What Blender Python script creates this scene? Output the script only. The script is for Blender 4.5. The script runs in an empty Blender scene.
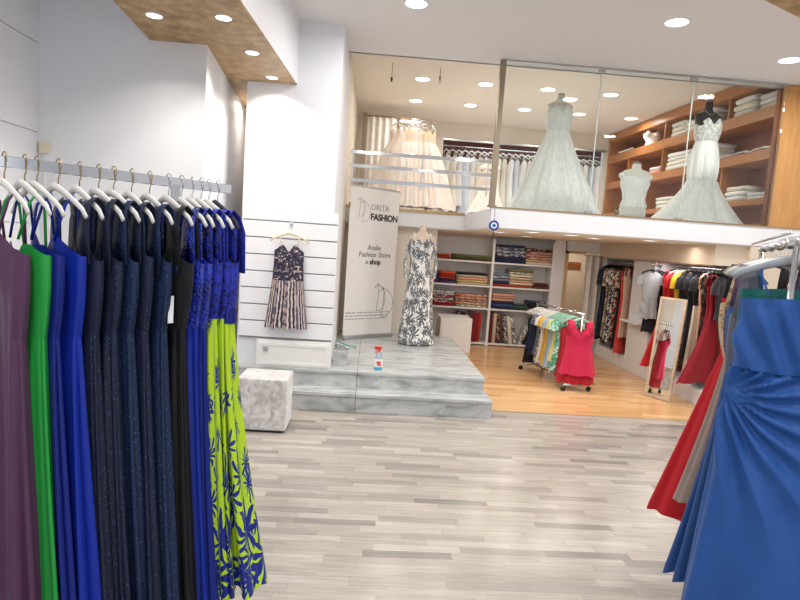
import bpy, bmesh, math, random
from mathutils import Vector, Matrix
PI = math.pi
SC = bpy.context.scene
COL = SC.collection

# ------------------------------------------------------------------ camera, world, big lights, exposure
cam_d = bpy.data.cameras.new('camera')
cam = bpy.data.objects.new('camera', cam_d)
COL.objects.link(cam)
SC.camera = cam
F_PX = 580.0
cam_d.sensor_width = 36.0
cam_d.lens = 36.0 * F_PX / 800.0
cam_d.clip_start = 0.05
yv = Vector((372 - 400, 300 - 241, -F_PX)).normalized()      # the depth direction as the camera sees it
rl = math.radians(3.6)                                       # the photographer's roll
zv = Vector((math.sin(rl), math.cos(rl), 0)); zv = (zv - yv * zv.dot(yv)).normalized()
xv = yv.cross(zv)
cam.matrix_world = Matrix.Translation((0, 0, 1.8)) @ Matrix((xv, yv, zv)).to_4x4()

world = bpy.data.worlds.new('world'); SC.world = world
world.use_nodes = True
world.node_tree.nodes['Background'].inputs[0].default_value = (0.86, 0.92, 1.0, 1)
world.node_tree.nodes['Background'].inputs[1].default_value = 0.8

def area_light(name, loc, rot, sx, sy, power, color=(1, 1, 1), shape='RECTANGLE', spread=180):
    d = bpy.data.lights.new(name, 'AREA'); d.shape = shape; d.size = sx
    if shape in ('RECTANGLE', 'ELLIPSE'): d.size_y = sy
    d.energy = power; d.color = color; d.spread = math.radians(spread)
    o = bpy.data.objects.new(name, d); o.location = loc; o.rotation_euler = rot
    COL.objects.link(o)
    return o
# daylight through the shop window behind the photographer
area_light('shop_window_daylight', (0.9, -2.2, 1.9), (PI / 2, 0, 0), 7.0, 3.2, 75, (0.93, 0.96, 1.0))

SC.view_settings.view_transform = 'Standard'
SC.view_settings.look = 'None'
SC.view_settings.gamma = 1.0
SC.view_settings.use_curve_mapping = False
SC.view_settings.exposure = -0.55

# ------------------------------------------------------------------ materials
def srgb(r, g, b):
    f = lambda c: (c / 255 / 12.92) if c / 255 <= 0.04045 else ((c / 255 + 0.055) / 1.055) ** 2.4
    return (f(r), f(g), f(b), 1)
class NT:
    def __init__(s, name):
        s.m = bpy.data.materials.new(name); s.m.use_nodes = True
        s.t = s.m.node_tree; s.p = s.t.nodes['Principled BSDF']
    def n(s, typ, **kw):
        x = s.t.nodes.new(typ)
        for k, v in kw.items():
            if k.startswith('i_'):
                key = k[2:]; key = int(key) if key.isdigit() else key
                x.inputs[key].default_value = v
            else: setattr(x, k, v)
        return x
    def l(s, a, b): s.t.links.new(a, b)
    def math(s, op, a, b=None, c=None):
        x = s.n('ShaderNodeMath', operation=op)
        for i, v in enumerate((a, b, c)):
            if v is None: continue
            if isinstance(v, (int, float)): x.inputs[i].default_value = v
            else: s.l(v, x.inputs[i])
        return x.outputs[0]
    def mix(s, f, a, b, mode='MIX'):
        x = s.n('ShaderNodeMix', data_type='RGBA', blend_type=mode)
        for i, v in ((0, f), (6, a), (7, b)):
            if isinstance(v, (int, float)): x.inputs[i].default_value = v
            elif isinstance(v, tuple): x.inputs[i].default_value = v
            else: s.l(v, x.inputs[i])
        return x.outputs[2]
    def set(s, **kw):
        for k, v in kw.items():
            k = {'col': 'Base Color', 'rough': 'Roughness', 'metal': 'Metallic', 'alpha': 'Alpha',
                 'spec': 'Specular IOR Level', 'sheen': 'Sheen Weight', 'nrm': 'Normal', 'trans': 'Transmission Weight',
                 'emis': 'Emission Strength', 'ecol': 'Emission Color', 'coat': 'Coat Weight', 'sub': 'Subsurface Weight'}[k]
            i = s.p.inputs[k]
            if hasattr(v, 'is_linked') or isinstance(v, bpy.types.NodeSocket): s.l(v, i)
            else: i.default_value = v
        return s
    def uv(s, scale=1, obj=False):
        c = s.n('ShaderNodeTexCoord').outputs['Object' if obj else 'UV']
        if scale == 1: return c
        m = s.n('ShaderNodeMapping')
        m.inputs['Scale'].default_value = scale if isinstance(scale, tuple) else (scale,) * 3
        s.l(c, m.inputs[0])
        return m.outputs[0]
    def noise(s, v, sc, det=3, rough=.5, dist=0):
        x = s.n('ShaderNodeTexNoise'); x.inputs['Scale'].default_value = sc; x.inputs['Detail'].default_value = det
        x.inputs['Roughness'].default_value = rough; x.inputs['Distortion'].default_value = dist
        if v is not None: s.l(v, x.inputs['Vector'])
        return x
    def ramp(s, v, stops, interp='LINEAR'):
        x = s.n('ShaderNodeValToRGB'); x.color_ramp.interpolation = interp
        e = x.color_ramp.elements
        while len(e) < len(stops): e.new(0.5)
        for q, (p, c) in zip(e, stops): q.position = p; q.color = c
        s.l(v, x.inputs[0]); return x.outputs[0]
    def bump(s, h, strength=.3, dist=.01):
        x = s.n('ShaderNodeBump'); x.inputs['Strength'].default_value = strength; x.inputs['Distance'].default_value = dist
        s.l(h, x.inputs['Height']); s.set(nrm=x.outputs[0])
MC = {}
def cached(f):
    def g(*a, **k):
        key = (f.__name__, a, tuple(sorted(k.items())))
        if key not in MC: MC[key] = f(*a, **k)
        return MC[key]
    return g
@cached
def plain(name, col, rough=.6, metal=0.0, spec=.5):
    t = NT(name); v = t.uv(obj=True)
    nz = t.noise(v, 6, 4)
    c = t.mix(nz.outputs[0], tuple(x * .96 for x in col[:3]) + (1,), col)
    t.set(col=c, rough=rough, metal=metal, spec=spec)
    return t.m
@cached
def cloth(name, col, rough=.75, sheen=.2, weave=500.0):
    t = NT(name); v = t.uv(obj=True)
    nz = t.noise(v, 9, 4)
    c = t.mix(nz.outputs[0], tuple(x * .8 for x in col[:3]) + (1,), tuple(min(1, x * 1.12) for x in col[:3]) + (1,))
    t.set(col=c, rough=rough, sheen=sheen, spec=.25)
    b = t.noise(v, weave, 2); t.bump(b.outputs[0], .15, .002)
    return t.m
@cached
def satin(name, col, rough=.38):
    t = NT(name); v = t.uv(obj=True)
    nz = t.noise(v, 5, 3)
    c = t.mix(nz.outputs[0], tuple(x * .88 for x in col[:3]) + (1,), tuple(min(1, x * 1.08) for x in col[:3]) + (1,))
    t.set(col=c, rough=rough, spec=.3, sheen=.04)
    w = t.noise(t.uv((14, 14, 3), obj=True), 1.0, 3); t.bump(w.outputs[0], .35, .02)
    return t.m
@cached
def glitter(name, col, spark, amount=.06, scale=330.0, rough=.6):
    t = NT(name); v = t.uv(obj=True)
    vo = t.n('ShaderNodeTexVoronoi'); vo.inputs['Scale'].default_value = scale; t.l(v, vo.inputs['Vector'])
    sep = t.n('ShaderNodeSeparateColor'); t.l(vo.outputs['Color'], sep.inputs[0])
    f = t.math('LESS_THAN', sep.outputs[0], amount)
    near = t.math('LESS_THAN', vo.outputs['Distance'], .42)
    f = t.math('MULTIPLY', f, near)
    c = t.mix(f, col, spark)
    t.set(col=c, rough=t.math('MULTIPLY_ADD', f, -.3, rough), metal=t.math('MULTIPLY', f, .5), spec=.35)
    b = t.noise(v, 40, 3); t.bump(b.outputs[0], .3, .006)
    return t.m
@cached
def sequin(name, col, dark, scale=95.0):
    t = NT(name); v = t.uv(obj=True)
    vo = t.n('ShaderNodeTexVoronoi'); vo.inputs['Scale'].default_value = scale; t.l(v, vo.inputs['Vector'])
    nz = t.noise(v, 16, 3)
    f = t.ramp(nz.outputs[0], [(.42, (0, 0, 0, 1)), (.58, (1, 1, 1, 1))])
    c = t.mix(f, dark, col)
    t.set(col=c, rough=.32, spec=.7)
    t.bump(vo.outputs['Distance'], .8, .006)
    return t.m
@cached
def print_mat(name, base, cols, scale=9.0, thr=.54, detail=2.0, dist=1.0, rough=.7):
    """irregular printed pattern: one blob layer per colour over the base"""
    t = NT(name); v = t.uv(obj=True); c = base
    for i, k in enumerate(cols):
        m = t.n('ShaderNodeMapping'); m.inputs['Location'].default_value = (3.1 * i + 1, 1.7 * i, 5.3 * i); t.l(v, m.inputs[0])
        nz = t.noise(m.outputs[0], scale * (1 + .2 * i), detail, .6, dist)
        c = t.mix(t.math('GREATER_THAN', nz.outputs[0], thr), c, k)
    t.set(col=c, rough=rough, spec=.25, sheen=.1)
    return t.m
@cached
def leaf_mat(name, base, leaf, cell=5.0, r0=.36, r1=.5, zfull=.35, lobes=5.0, rough=.5, second=None):
    """printed palm fronds: star shaped leaf clusters, one to a Voronoi cell, bigger towards the hem"""
    t = NT(name); uv = t.uv(); total = None
    sp0 = t.n('ShaderNodeSeparateXYZ'); t.l(uv, sp0.inputs[0])
    dn = t.noise(uv, 9, 2); dv = t.n('ShaderNodeVectorMath', operation='SCALE'); t.l(dn.outputs['Color'], dv.inputs[0]); dv.inputs['Scale'].default_value = .07
    da = t.n('ShaderNodeVectorMath', operation='ADD'); t.l(uv, da.inputs[0]); t.l(dv.outputs[0], da.inputs[1]); wuv = da.outputs[0]
    R = t.n('ShaderNodeMapRange'); R.inputs[1].default_value = 0; R.inputs[2].default_value = zfull * 2
    R.inputs[3].default_value = r1; R.inputs[4].default_value = r0
    t.l(sp0.outputs[1], R.inputs[0])
    for k, off in enumerate(((0, 0, 0), (.37, .61, 0))):
        mp = t.n('ShaderNodeMapping'); mp.inputs['Location'].default_value = off; mp.inputs['Scale'].default_value = (1.25, 1, 1)
        t.l(wuv, mp.inputs[0])
        vo = t.n('ShaderNodeTexVoronoi', voronoi_dimensions='2D'); vo.inputs['Scale'].default_value = cell * (1 + .35 * k)
        t.l(mp.outputs[0], vo.inputs['Vector'])
        su = t.n('ShaderNodeVectorMath', operation='SUBTRACT'); t.l(mp.outputs[0], su.inputs[0]); t.l(vo.outputs['Position'], su.inputs[1])
        sp = t.n('ShaderNodeSeparateXYZ'); t.l(su.outputs[0], sp.inputs[0])
        ang = t.math('ARCTAN2', sp.outputs[1], sp.outputs[0])
        rc = t.n('ShaderNodeSeparateColor'); t.l(vo.outputs['Color'], rc.inputs[0])
        a = t.math('MULTIPLY_ADD', ang, lobes, t.math('MULTIPLY', rc.outputs[0], 6.28))
        spike = t.math('POWER', t.math('ABSOLUTE', t.math('SINE', a)), 1.6)
        half = t.math('MULTIPLY_ADD', t.math('SINE', t.math('MULTIPLY_ADD', ang, 1.0, t.math('MULTIPLY', rc.outputs[1], 6.28))), .35, .75)
        lim = t.math('MULTIPLY', t.math('MULTIPLY', R.outputs[0], t.math('MULTIPLY_ADD', spike, .85, .12)), half)
        lim = t.math('MULTIPLY', lim, 1.35)
        hit = t.math('LESS_THAN', vo.outputs['Distance'], lim)
        vein = t.math('GREATER_THAN', spike, .02)
        hit = t.math('MULTIPLY', hit, vein)
        total = hit if total is None else t.math('MAXIMUM', total, hit)
    c = base
    if second:
        nz = t.noise(uv, 7, 2); c = t.mix(t.math('GREATER_THAN', nz.outputs[0], .6), base, second)
    t.set(col=t.mix(total, c, leaf), rough=rough, spec=.35)
    return t.m
@cached
def tulle(name, col, opacity=.6):
    t = NT(name); v = t.uv((40, 40, 4), obj=True)
    nz = t.noise(v, 1.0, 3)
    a = t.math('MULTIPLY_ADD', nz.outputs[0], .5, opacity - .25)
    t.set(col=col, rough=.8, sheen=.4, alpha=a, spec=.2)
    return t.m
@cached
def lace(name, col, back, scale=40.0):
    t = NT(name); v = t.uv(obj=True)
    vo = t.n('ShaderNodeTexVoronoi', feature='DISTANCE_TO_EDGE'); vo.inputs['Scale'].default_value = scale; t.l(v, vo.inputs['Vector'])
    nz = t.noise(v, scale * .5, 3)
    f = t.math('MAXIMUM', t.math('LESS_THAN', vo.outputs[0], .12), t.math('GREATER_THAN', nz.outputs[0], .53))
    t.set(col=t.mix(f, back, col), rough=.75)
    t.bump(f, .5, .004)
    return t.m
def wood(name, c1, c2, scale=(1, 12, 12), rough=.4, obj=True):
    t = NT(name); v = t.uv(scale, obj=obj)
    nz = t.noise(v, 2.2, 5, .6, .6)
    c = t.ramp(nz.outputs[0], [(.3, c1), (.7, c2)])
    t.set(col=c, rough=rough, spec=.45)
    t.bump(nz.outputs[0], .08, .004)
    return t.m
def planks(name, length, width, ramp_cols, rough, grain=.35, gap=.025, gloss_noise=.1):
    """strip floor laid along X: every strip its own tone"""
    t = NT(name); v = t.uv(obj=True)
    s = t.n('ShaderNodeSeparateXYZ'); t.l(v, s.inputs[0])
    ry = t.math('DIVIDE', s.outputs[1], width); row = t.math('FLOOR', ry)
    wn = t.n('ShaderNodeTexWhiteNoise', noise_dimensions='1D'); t.l(row, wn.inputs['W'])
    rx = t.math('ADD', t.math('DIVIDE', s.outputs[0], length), t.math('MULTIPLY', wn.outputs[0], 7.0)); col = t.math('FLOOR', rx)
    cb = t.n('ShaderNodeCombineXYZ'); t.l(row, cb.inputs[0]); t.l(col, cb.inputs[1])
    w2 = t.n('ShaderNodeTexWhiteNoise', noise_dimensions='2D'); t.l(cb.outputs[0], w2.inputs['Vector'])
    base = t.ramp(w2.outputs[0], ramp_cols)
    cb2 = t.n('ShaderNodeCombineXYZ'); t.l(t.math('MULTIPLY', s.outputs[0], 3.0), cb2.inputs[0]); t.l(t.math('MULTIPLY', s.outputs[1], 45.0), cb2.inputs[1]); t.l(t.math('MULTIPLY', w2.outputs[0], 30.0), cb2.inputs[2])
    g = t.noise(cb2.outputs[0], 1.0, 5, .65, .5)
    gr = t.ramp(g.outputs[0], [(.25, (1 - grain,) * 3 + (1,)), (.65, (1.0, 1.0, 1.0, 1))])
    c = t.mix(1.0, base, gr, 'MULTIPLY')
    fy = t.math('FRACT', ry); fx = t.math('FRACT', rx)
    e = t.math('MAXIMUM', t.math('LESS_THAN', fy, gap), t.math('LESS_THAN', fx, gap * width / length))
    c = t.mix(t.math('MULTIPLY', e, .45), c, tuple(x * .35 for x in ramp_cols[0][1][:3]) + (1,))
    t.set(col=c, rough=t.math('MULTIPLY_ADD', g.outputs[0], gloss_noise, rough), spec=.5)
    return t.m
def marble(name):
    t = NT(name); v = t.uv((1, 1.5, 1), obj=True)
    mp = t.n('ShaderNodeMapping'); mp.inputs['Rotation'].default_value = (0, math.radians(35), math.radians(35)); mp.inputs['Scale'].default_value = (2, 7, 5); t.l(v, mp.inputs[0])
    a = t.noise(mp.outputs[0], 1.2, 6, .62, 1.3)
    c = t.ramp(a.outputs[0], [(.28, srgb(132, 138, 140)), (.45, srgb(176, 180, 181)), (.62, srgb(204, 206, 206)), (.8, srgb(170, 171, 168))])
    s = t.n('ShaderNodeSeparateXYZ'); t.l(t.uv(obj=True), s.inputs[0])
    j = t.math('LESS_THAN', t.math('ABSOLUTE', t.math('ADD', s.outputs[0], .07)), .004)      # slab joint
    t.set(col=t.mix(j, c, srgb(120, 118, 115)), rough=.22, spec=.5)
    return t.m
def glass_mat():
    t = NT('clear_glass'); nt = t.t
    fr = t.n('ShaderNodeFresnel'); fr.inputs[0].default_value = 1.45
    tr = t.n('ShaderNodeBsdfTransparent'); tr.inputs[0].default_value = (.96, .98, .97, 1)
    gl = t.n('ShaderNodeBsdfGlossy'); gl.inputs['Roughness'].default_value = .01
    mx = t.n('ShaderNodeMixShader'); t.l(t.math('MULTIPLY', fr.outputs[0], .8), mx.inputs[0]); t.l(tr.outputs[0], mx.inputs[1]); t.l(gl.outputs[0], mx.inputs[2])
    t.l(mx.outputs[0], nt.nodes['Material Output'].inputs[0])
    return t.m
def emit(name, col, strength):
    t = NT(name); t.set(col=(.9, .9, .9, 1), ecol=col, emis=strength); return t.m

WHITE = plain('white_paint', srgb(236, 236, 240), .55)
WALLW = plain('wall_paint', srgb(232, 233, 238), .6)
WALLC = plain('cream_paint', srgb(232, 222, 208), .65)
WALLB = plain('beige_paint', srgb(222, 205, 185), .7)
CEILM = plain('ceiling_paint', srgb(228, 226, 226), .8)
CEILW = plain('warm_ceiling_paint', srgb(234, 224, 210), .8)
MELA = plain('white_melamine', srgb(238, 237, 235), .4)
CHROME = plain('chrome', (.72, .73, .75, 1), .12, 1.0)
STEEL = plain('brushed_steel', (.55, .56, .58, 1), .3, 1.0)
BRASS = plain('brass', srgb(176, 150, 108), .35, .9)
BRONZE = plain('bronze_metal', srgb(158, 146, 126), .35, .9)
BLACKP = plain('black_plastic', srgb(22, 22, 24), .4)
HANGW = plain('white_hanger_plastic', srgb(226, 224, 220), .4)
HANGG = plain('grey_hanger_plastic', srgb(150, 154, 160), .35)
HANGB = plain('black_hanger_plastic', srgb(28, 28, 32), .4)
HANGV = plain('dark_velvet_hanger', srgb(48, 52, 66), .8)
HANGY = plain('mint_hanger_plastic', srgb(150, 196, 176), .4)
HANGI = plain('ivory_hanger_plastic', srgb(226, 210, 180), .45)
CABW = wood('cabinet_wood', srgb(164, 104, 58), srgb(190, 128, 76), (9, 1.2, 9))
CABD = wood('cabinet_wood_dark', srgb(128, 66, 30), srgb(152, 84, 40), (9, 1.2, 9))
ENDW = wood('panel_wood', srgb(186, 132, 76), srgb(204, 154, 96), (9, 9, 1.0))
GOLDW = NT('gold_wallpaper'); _v = GOLDW.uv(obj=True); _n = GOLDW.noise(_v, 9, 6, .7); _n2 = GOLDW.noise(_v, 60, 3)
GOLDW.set(col=GOLDW.ramp(_n.outputs[0], [(.3, srgb(132, 102, 66)), (.5, srgb(172, 140, 98)), (.7, srgb(200, 170, 128))]), rough=.5)
GOLDW.bump(_n2.outputs[0], .4, .004); GOLDW = GOLDW.m
GREYFLOOR = planks('grey_strip_floor', .52, .072, [(0, srgb(142, 136, 131)), (.08, srgb(160, 153, 147)), (.3, srgb(176, 168, 159)), (.85, srgb(186, 178, 168)), (1, srgb(194, 187, 179))], .2, .34)
OAKFLOOR = planks('orange_oak_floor', .8, .09, [(0, srgb(206, 156, 104)), (.5, srgb(218, 174, 124)), (1, srgb(228, 188, 140))], .16, .16)
MARBLE = marble('veined_marble')
GLASS = glass_mat()
MIRROR = plain('mirror_glass', (.9, .9, .9, 1), .02, 1.0)
LED = emit('led_diffuser', (1, .97, .93, 1), 9.0)
LEDW = emit('warm_led_diffuser', (1, .94, .84, 1), 9.0)

# ------------------------------------------------------------------ mesh helpers
class MB:
    def __init__(s): s.v = []; s.f = []; s.uv = []
    def add(s, vs, fs, uvs=None):
        b = len(s.v); s.v += [tuple(x) for x in vs]; s.f += [tuple(i + b for i in q) for q in fs]
        s.uv += list(uvs) if uvs else [(x[0], x[2]) for x in vs]
        return s
    def box(s, x0, x1, y0, y1, z0, z1, M=None):
        vs = [Vector((x, y, z)) for z in (z0, z1) for y in (y0, y1) for x in (x0, x1)]
        if M: vs = [M @ p for p in vs]
        return s.add(vs, [(0, 2, 3, 1), (4, 5, 7, 6), (0, 1, 5, 4), (2, 6, 7, 3), (0, 4, 6, 2), (1, 3, 7, 5)])
    def prism(s, pts, z0, z1):
        n = len(pts)
        vs = [(x, y, z0) for x, y in pts] + [(x, y, z1) for x, y in pts]
        return s.add(vs, [tuple(reversed(range(n))), tuple(range(n, 2 * n))] + [(i, (i + 1) % n, n + (i + 1) % n, n + i) for i in range(n)])
    def tube(s, path, r, seg=8, flat=1.0, caps=True):
        path = [Vector(p) for p in path]; n = len(path); vs = []; up = None
        rs = r if isinstance(r, (list, tuple)) else [r] * n
        for i, p in enumerate(path):
            d = (path[min(i + 1, n - 1)] - path[max(i - 1, 0)]).normalized()
            if up is None:
                up = Vector((0, 1, 0)) if abs(d.y) < .9 else Vector((1, 0, 0))
            a = (up - d * up.dot(d)).normalized(); up = a; b = d.cross(a)
            for k in range(seg):
                t = 2 * PI * k / seg
                vs.append(p + (a * math.cos(t) * flat + b * math.sin(t)) * rs[i])
        fs = [(i * seg + k, i * seg + (k + 1) % seg, (i + 1) * seg + (k + 1) % seg, (i + 1) * seg + k) for i in range(n - 1) for k in range(seg)]
        if caps: fs += [tuple(reversed(range(seg))), tuple((n - 1) * seg + k for k in range(seg))]
        return s.add(vs, fs)
    def rings(s, R, cap0=False, cap1=False, uv=None):
        m = len(R[0]); n = len(R)
        vs = [p for r in R for p in r]
        fs = [(i * m + k, i * m + (k + 1) % m, (i + 1) * m + (k + 1) % m, (i + 1) * m + k) for i in range(n - 1) for k in range(m)]
        if cap0: fs.append(tuple(reversed(range(m))))
        if cap1: fs.append(tuple((n - 1) * m + k for k in range(m)))
        return s.add(vs, fs, uv)
    def lathe(s, prof, cx=0, cy=0, seg=24, sx=1, sy=1):
        R = [[(cx + r * sx * math.cos(2 * PI * k / seg), cy + r * sy * math.sin(2 * PI * k / seg), z) for k in range(seg)] for r, z in prof]
        return s.rings(R, True, True)
    def build(s, name, mat, parent=None, smooth=False, bevel=0, sub=0):
        me = bpy.data.meshes.new(name); me.from_pydata(s.v, [], s.f)
        ul = me.uv_layers.new(name='UVMap')
        for lp in me.loops: ul.data[lp.index].uv = s.uv[lp.vertex_index]
        if smooth:
            me.polygons.foreach_set('use_smooth', [True] * len(me.polygons))
        me.materials.append(mat); me.update()
        o = bpy.data.objects.new(name, me); COL.objects.link(o)
        if parent: o.parent = parent
        if bevel:
            b = o.modifiers.new('bevel', 'BEVEL'); b.width = bevel; b.segments = 2; b.limit_method = 'ANGLE'
        if sub:
            b = o.modifiers.new('subdivision', 'SUBSURF'); b.levels = sub; b.render_levels = sub
        return o
def tag(o, label, cat, group=None, kind=None):
    o['label'] = label; o['category'] = cat
    if group: o['group'] = group
    if kind: o['kind'] = kind
    return o
def struct(name, mb, mat, bevel=0):
    o = mb.build(name, mat, None, bevel=bevel); o['kind'] = 'structure'; return o
def thing(name, label, cat, loc=(0, 0, 0), rz=0, group=None, tilt=(0, 0)):
    o = bpy.data.objects.new(name, None); o.empty_display_size = .1
    o.location = loc; o.rotation_euler = (tilt[0], tilt[1], rz); COL.objects.link(o)
    return tag(o, label, cat, group)

# ------------------------------------------------------------------ the setting
struct('floor', MB().box(-3.1, 5.6, -2.6, 6.3, -.1, 0), GREYFLOOR)
struct('floor_oak', MB().box(-.45, 5.6, 6.3, 12.2, -.1, 0), OAKFLOOR)
struct('trim_floor', MB().box(1.38, 5.6, 6.285, 6.315, 0, .004), plain('threshold_strip', srgb(176, 150, 118), .35))
m = MB(); m.box(-3.2, 5.7, -2.6, 7.15, 4.0, 4.1); m.box(-3.2, 5.7, 7.12, 7.16, 4.0, 4.3)
struct('ceiling', m, CEILM)
struct('ceiling_upper', MB().box(-.6, 5.7, 7.16, 12.1, 4.25, 4.35), CEILW)
# left wall of big white panels with shadow joints
m = MB()
for i, (z0, z1) in enumerate(((0, .95), (.958, 1.75), (1.758, 2.52), (2.528, 3.25), (3.258, 4.0))): m.box(-2.9, -2.885, -2.6, 5.2, z0, z1)
m.box(-3.1, -2.9, -2.6, 5.2, 0, 4.0)
struct('wall_left', m, WALLW)
struct('wall_back_left', MB().box(-3.1, -1.52, 5.2, 5.3, 0, 4.0), WALLW)
struct('wall_passage', MB().prism([(-1.52, 5.2), (-1.5, 5.2), (-1.72, 7.8), (-1.76, 7.8), (-1.6, 5.3)], 0, 4.0), WALLW)
struct('wall_passage_end', MB().box(-1.9, -1.3, 7.8, 7.9, 0, 4.0), WALLB)
struct('trim_passage', MB().box(-1.45, -1.38, 7.74, 7.8, 0, 2.9), MELA)
# gold papered soffit with its white upstand
sof = [(-1.83, 3.0), (-1.98, 5.2), (-1.52, 5.2), (-1.74, 7.8), (-1.39, 7.8), (-1.39, 6.28), (-.88, 6.28), (-1.06, 3.0)]
struct('ceiling_soffit', MB().prism(sof, 3.36, 3.372), GOLDW)
struct('trim_soffit', MB().prism([(x, y) for x, y in sof], 3.372, 4.0), WALLW)
m = MB(); m.prism([(2.21, 3.46), (2.57, 3.65), (3.2, 3.2), (3.2, 1.5), (2.3, 1.5)], 3.36, 3.372)
struct('ceiling_soffit_right', m, GOLDW)
struct('trim_soffit_right', MB().prism([(2.21, 3.46), (2.57, 3.65), (3.2, 3.2), (3.2, 1.5), (2.3, 1.5)], 3.372, 4.0), WALLW)
struct('wall_pillar', MB().box(-1.39, -.42, 6.28, 7.9, 0, 4.0), WALLW)
struct('wall_left_rear', MB().box(-.6, -.42, 7.9, 12.0, 0, 4.3), WALLC)
struct('wall_right', MB().box(5.5, 5.7, -2.6, 7.0, 0, 4.3), WALLW)
struct('wall_right_rear', MB().box(5.5, 5.7, 7.0, 12.1, 0, 4.3), WALLC)
# marble podium: two steps
m = MB(); m.box(-1.39, 1.38, 5.96, 6.35, 0, .165); m.box(-1.39, 1.38, 5.945, 6.35, .165, .2)
struct('floor_podium_step', m, MARBLE, .004)
m = MB(); m.box(-1.39, 1.32, 6.2, 9.0, 0, .35); m.box(-1.39, 1.335, 6.185, 9.0, .35, .385)
struct('floor_podium', m, MARBLE, .004)
# upper floor slab with fascia
m = MB(); m.prism([(1.39, 6.9), (5.5, 6.9), (5.5, 11.9), (-.42, 11.9), (-.42, 8.8), (1.39, 8.8)], 2.06, 2.29)
struct('floor_upper', m, WHITE)
struct('trim_fascia', MB().box(1.38, 5.5, 6.89, 6.96, 2.29, 2.306), BRASS)
struct('trim_fascia_left', MB().box(-.42, 1.37, 8.78, 8.85, 2.27, 2.315), BRASS)
m = MB(); m.prism([(1.41, 6.93), (5.5, 6.93), (5.5, 11.9), (-.42, 11.9), (-.42, 8.83), (1.41, 8.83)], 2.045, 2.06)
struct('ceiling_lower', m, CEILW)
struct('wall_podium_back', MB().box(-.42, 1.0, 9.0, 9.1, 0, 2.05), WALLC)
struct('wall_back', MB().box(-.42, 3.58, 11.02, 11.1, 0, 2.05), WALLC)
m = MB(); m.box(3.38, 3.6, 10.6, 11.1, 0, 2.05); m.box(3.58, 5.5, 10.6, 10.7, 1.84, 2.05); m.box(4.24, 5.5, 10.62, 10.7, 0, 1.84)
struct('wall_fitting_room', m, WHITE)
struct('wall_fitting_room_back', MB().box(3.3, 5.5, 11.8, 11.9, 0, 2.05), WALLB)
m = MB(); m.box(3.58, 3.64, 10.57, 10.6, 0, 1.86); m.box(3.58, 3.96, 10.57, 10.6, 1.82, 1.86)
struct('trim_fitting_room', m, plain('pale_oak_trim', srgb(206, 176, 132), .5))
# right-hand side: two niches under a beige header
struct('wall_niche_back', MB().box(4.98, 5.05, 6.95, 10.62, 0, 2.05), plain('grey_niche', srgb(196, 196, 200), .6))
struct('wall_niche_header', MB().box(4.22, 4.98, 6.97, 10.6, 1.79, 2.05), WALLB)
struct('trim_niche_header', MB().box(4.2, 4.22, 6.97, 10.6, 1.775, 1.79), plain('brown_trim', srgb(160, 130, 104), .5))
m = MB(); m.box(4.25, 4.98, 8.5, 9.2, 0, 1.79); struct('wall_niche_pier', m, WHITE)
m = MB(); m.box(4.25, 4.98, 9.2, 10.6, 0, .2); m.box(4.25, 4.98, 6.97, 8.5, 0, .2); struct('baseboard_niche', m, WHITE)
struct('wall_front_right', MB().box(4.62, 5.5, 6.9, 6.97, 0, 2.05), WALLB)
# upper floor back wall with the wardrobe alcove
m = MB(); m.box(-.42, 1.3, 11.8, 11.9, 2.29, 4.3); m.box(1.3, 5.5, 11.8, 11.9, 3.93, 4.3); m.box(4.6, 5.5, 11.8, 11.9, 2.29, 3.93)
struct('wall_upper_back', m, WALLC)
struct('wall_alcove', MB().box(1.2, 4.7, 12.25, 12.3, 2.29, 4.0), plain('dark_red_wood', srgb(112, 66, 58), .6))
struct('trim_alcove', MB().box(1.28, 4.62, 11.76, 11.82, 3.9, 3.94), STEEL)
# glass of the upper floor, hung between post, floor trim and ceiling channel
for i, (x0, x1) in enumerate(((1.42, 2.56), (2.57, 3.68), (3.69, 4.82))):
    struct('window_%d' % (i + 1), MB().box(x0, x1, 6.915, 6.923, 2.315, 3.985), GLASS)
struct('trim_glass', MB().box(1.4, 4.84, 6.905, 6.935, 3.982, 3.999), STEEL)
m = MB(); m.box(2.56, 2.57, 6.913, 6.925, 2.315, 3.985); m.box(3.68, 3.69, 6.913, 6.925, 2.315, 3.985)
struct('trim_glass_joint', m, plain('polished_glass_edge', srgb(206, 220, 216), .15))

# slatwall on the pillar
m = MB(); z = .70
while z < 2.05:
    m.box(-1.37, -.365, 6.235, 6.255, z, min(z + .165, 2.06)); z += .178
struct('wall_slatted', m, WHITE, .003)
struct('trim_slat_backing', MB().box(-1.36, -.375, 6.255, 6.28, .68, 2.05), plain('slat_groove', srgb(150, 150, 154), .6))

# ------------------------------------------------------------------ lamps
def ceiling_light(x, y, z, r, label, group, power, color=(1, .97, .93), mat=None, spread=170):
    t = thing('ceiling_light', label, 'light', (x, y, z), 0, group)
    m = MB(); R = []
    for rr, zz in ((r * 1.14, 0), (r * 1.14, -.006), (r * 1.02, -.01), (r, -.008), (r, 0)):
        R.append([(rr * math.cos(2 * PI * k / 28), rr * math.sin(2 * PI * k / 28), zz) for k in range(28)])
    m.rings(R); m.build('frame', WHITE, t, True)
    MB().lathe([(r * 1.0, -.002), (r * .98, -.0055)], seg=28).build('diffuser', mat or LED, t)
    if power:
        d = area_light('lamp_or_fill', (x, y, z - .012), (0, 0, 0), r * 1.9, 0, power, color, 'DISK', spread)
    return t
MAINP = 48
ceiling_light(.27, 5.57, 4.0, .1, 'round ceiling light cut off by the photo top edge, above the pillar corner', 'main ceiling lights', MAINP)
ceiling_light(2.68, 5.46, 4.0, .1, 'bright round ceiling light in front of the glass, nearest to its middle', 'main ceiling lights', MAINP)
ceiling_light(4.28, 6.15, 4.0, .1, 'round ceiling light at the right edge, above the wooden end panel', 'main ceiling lights', MAINP)
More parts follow.
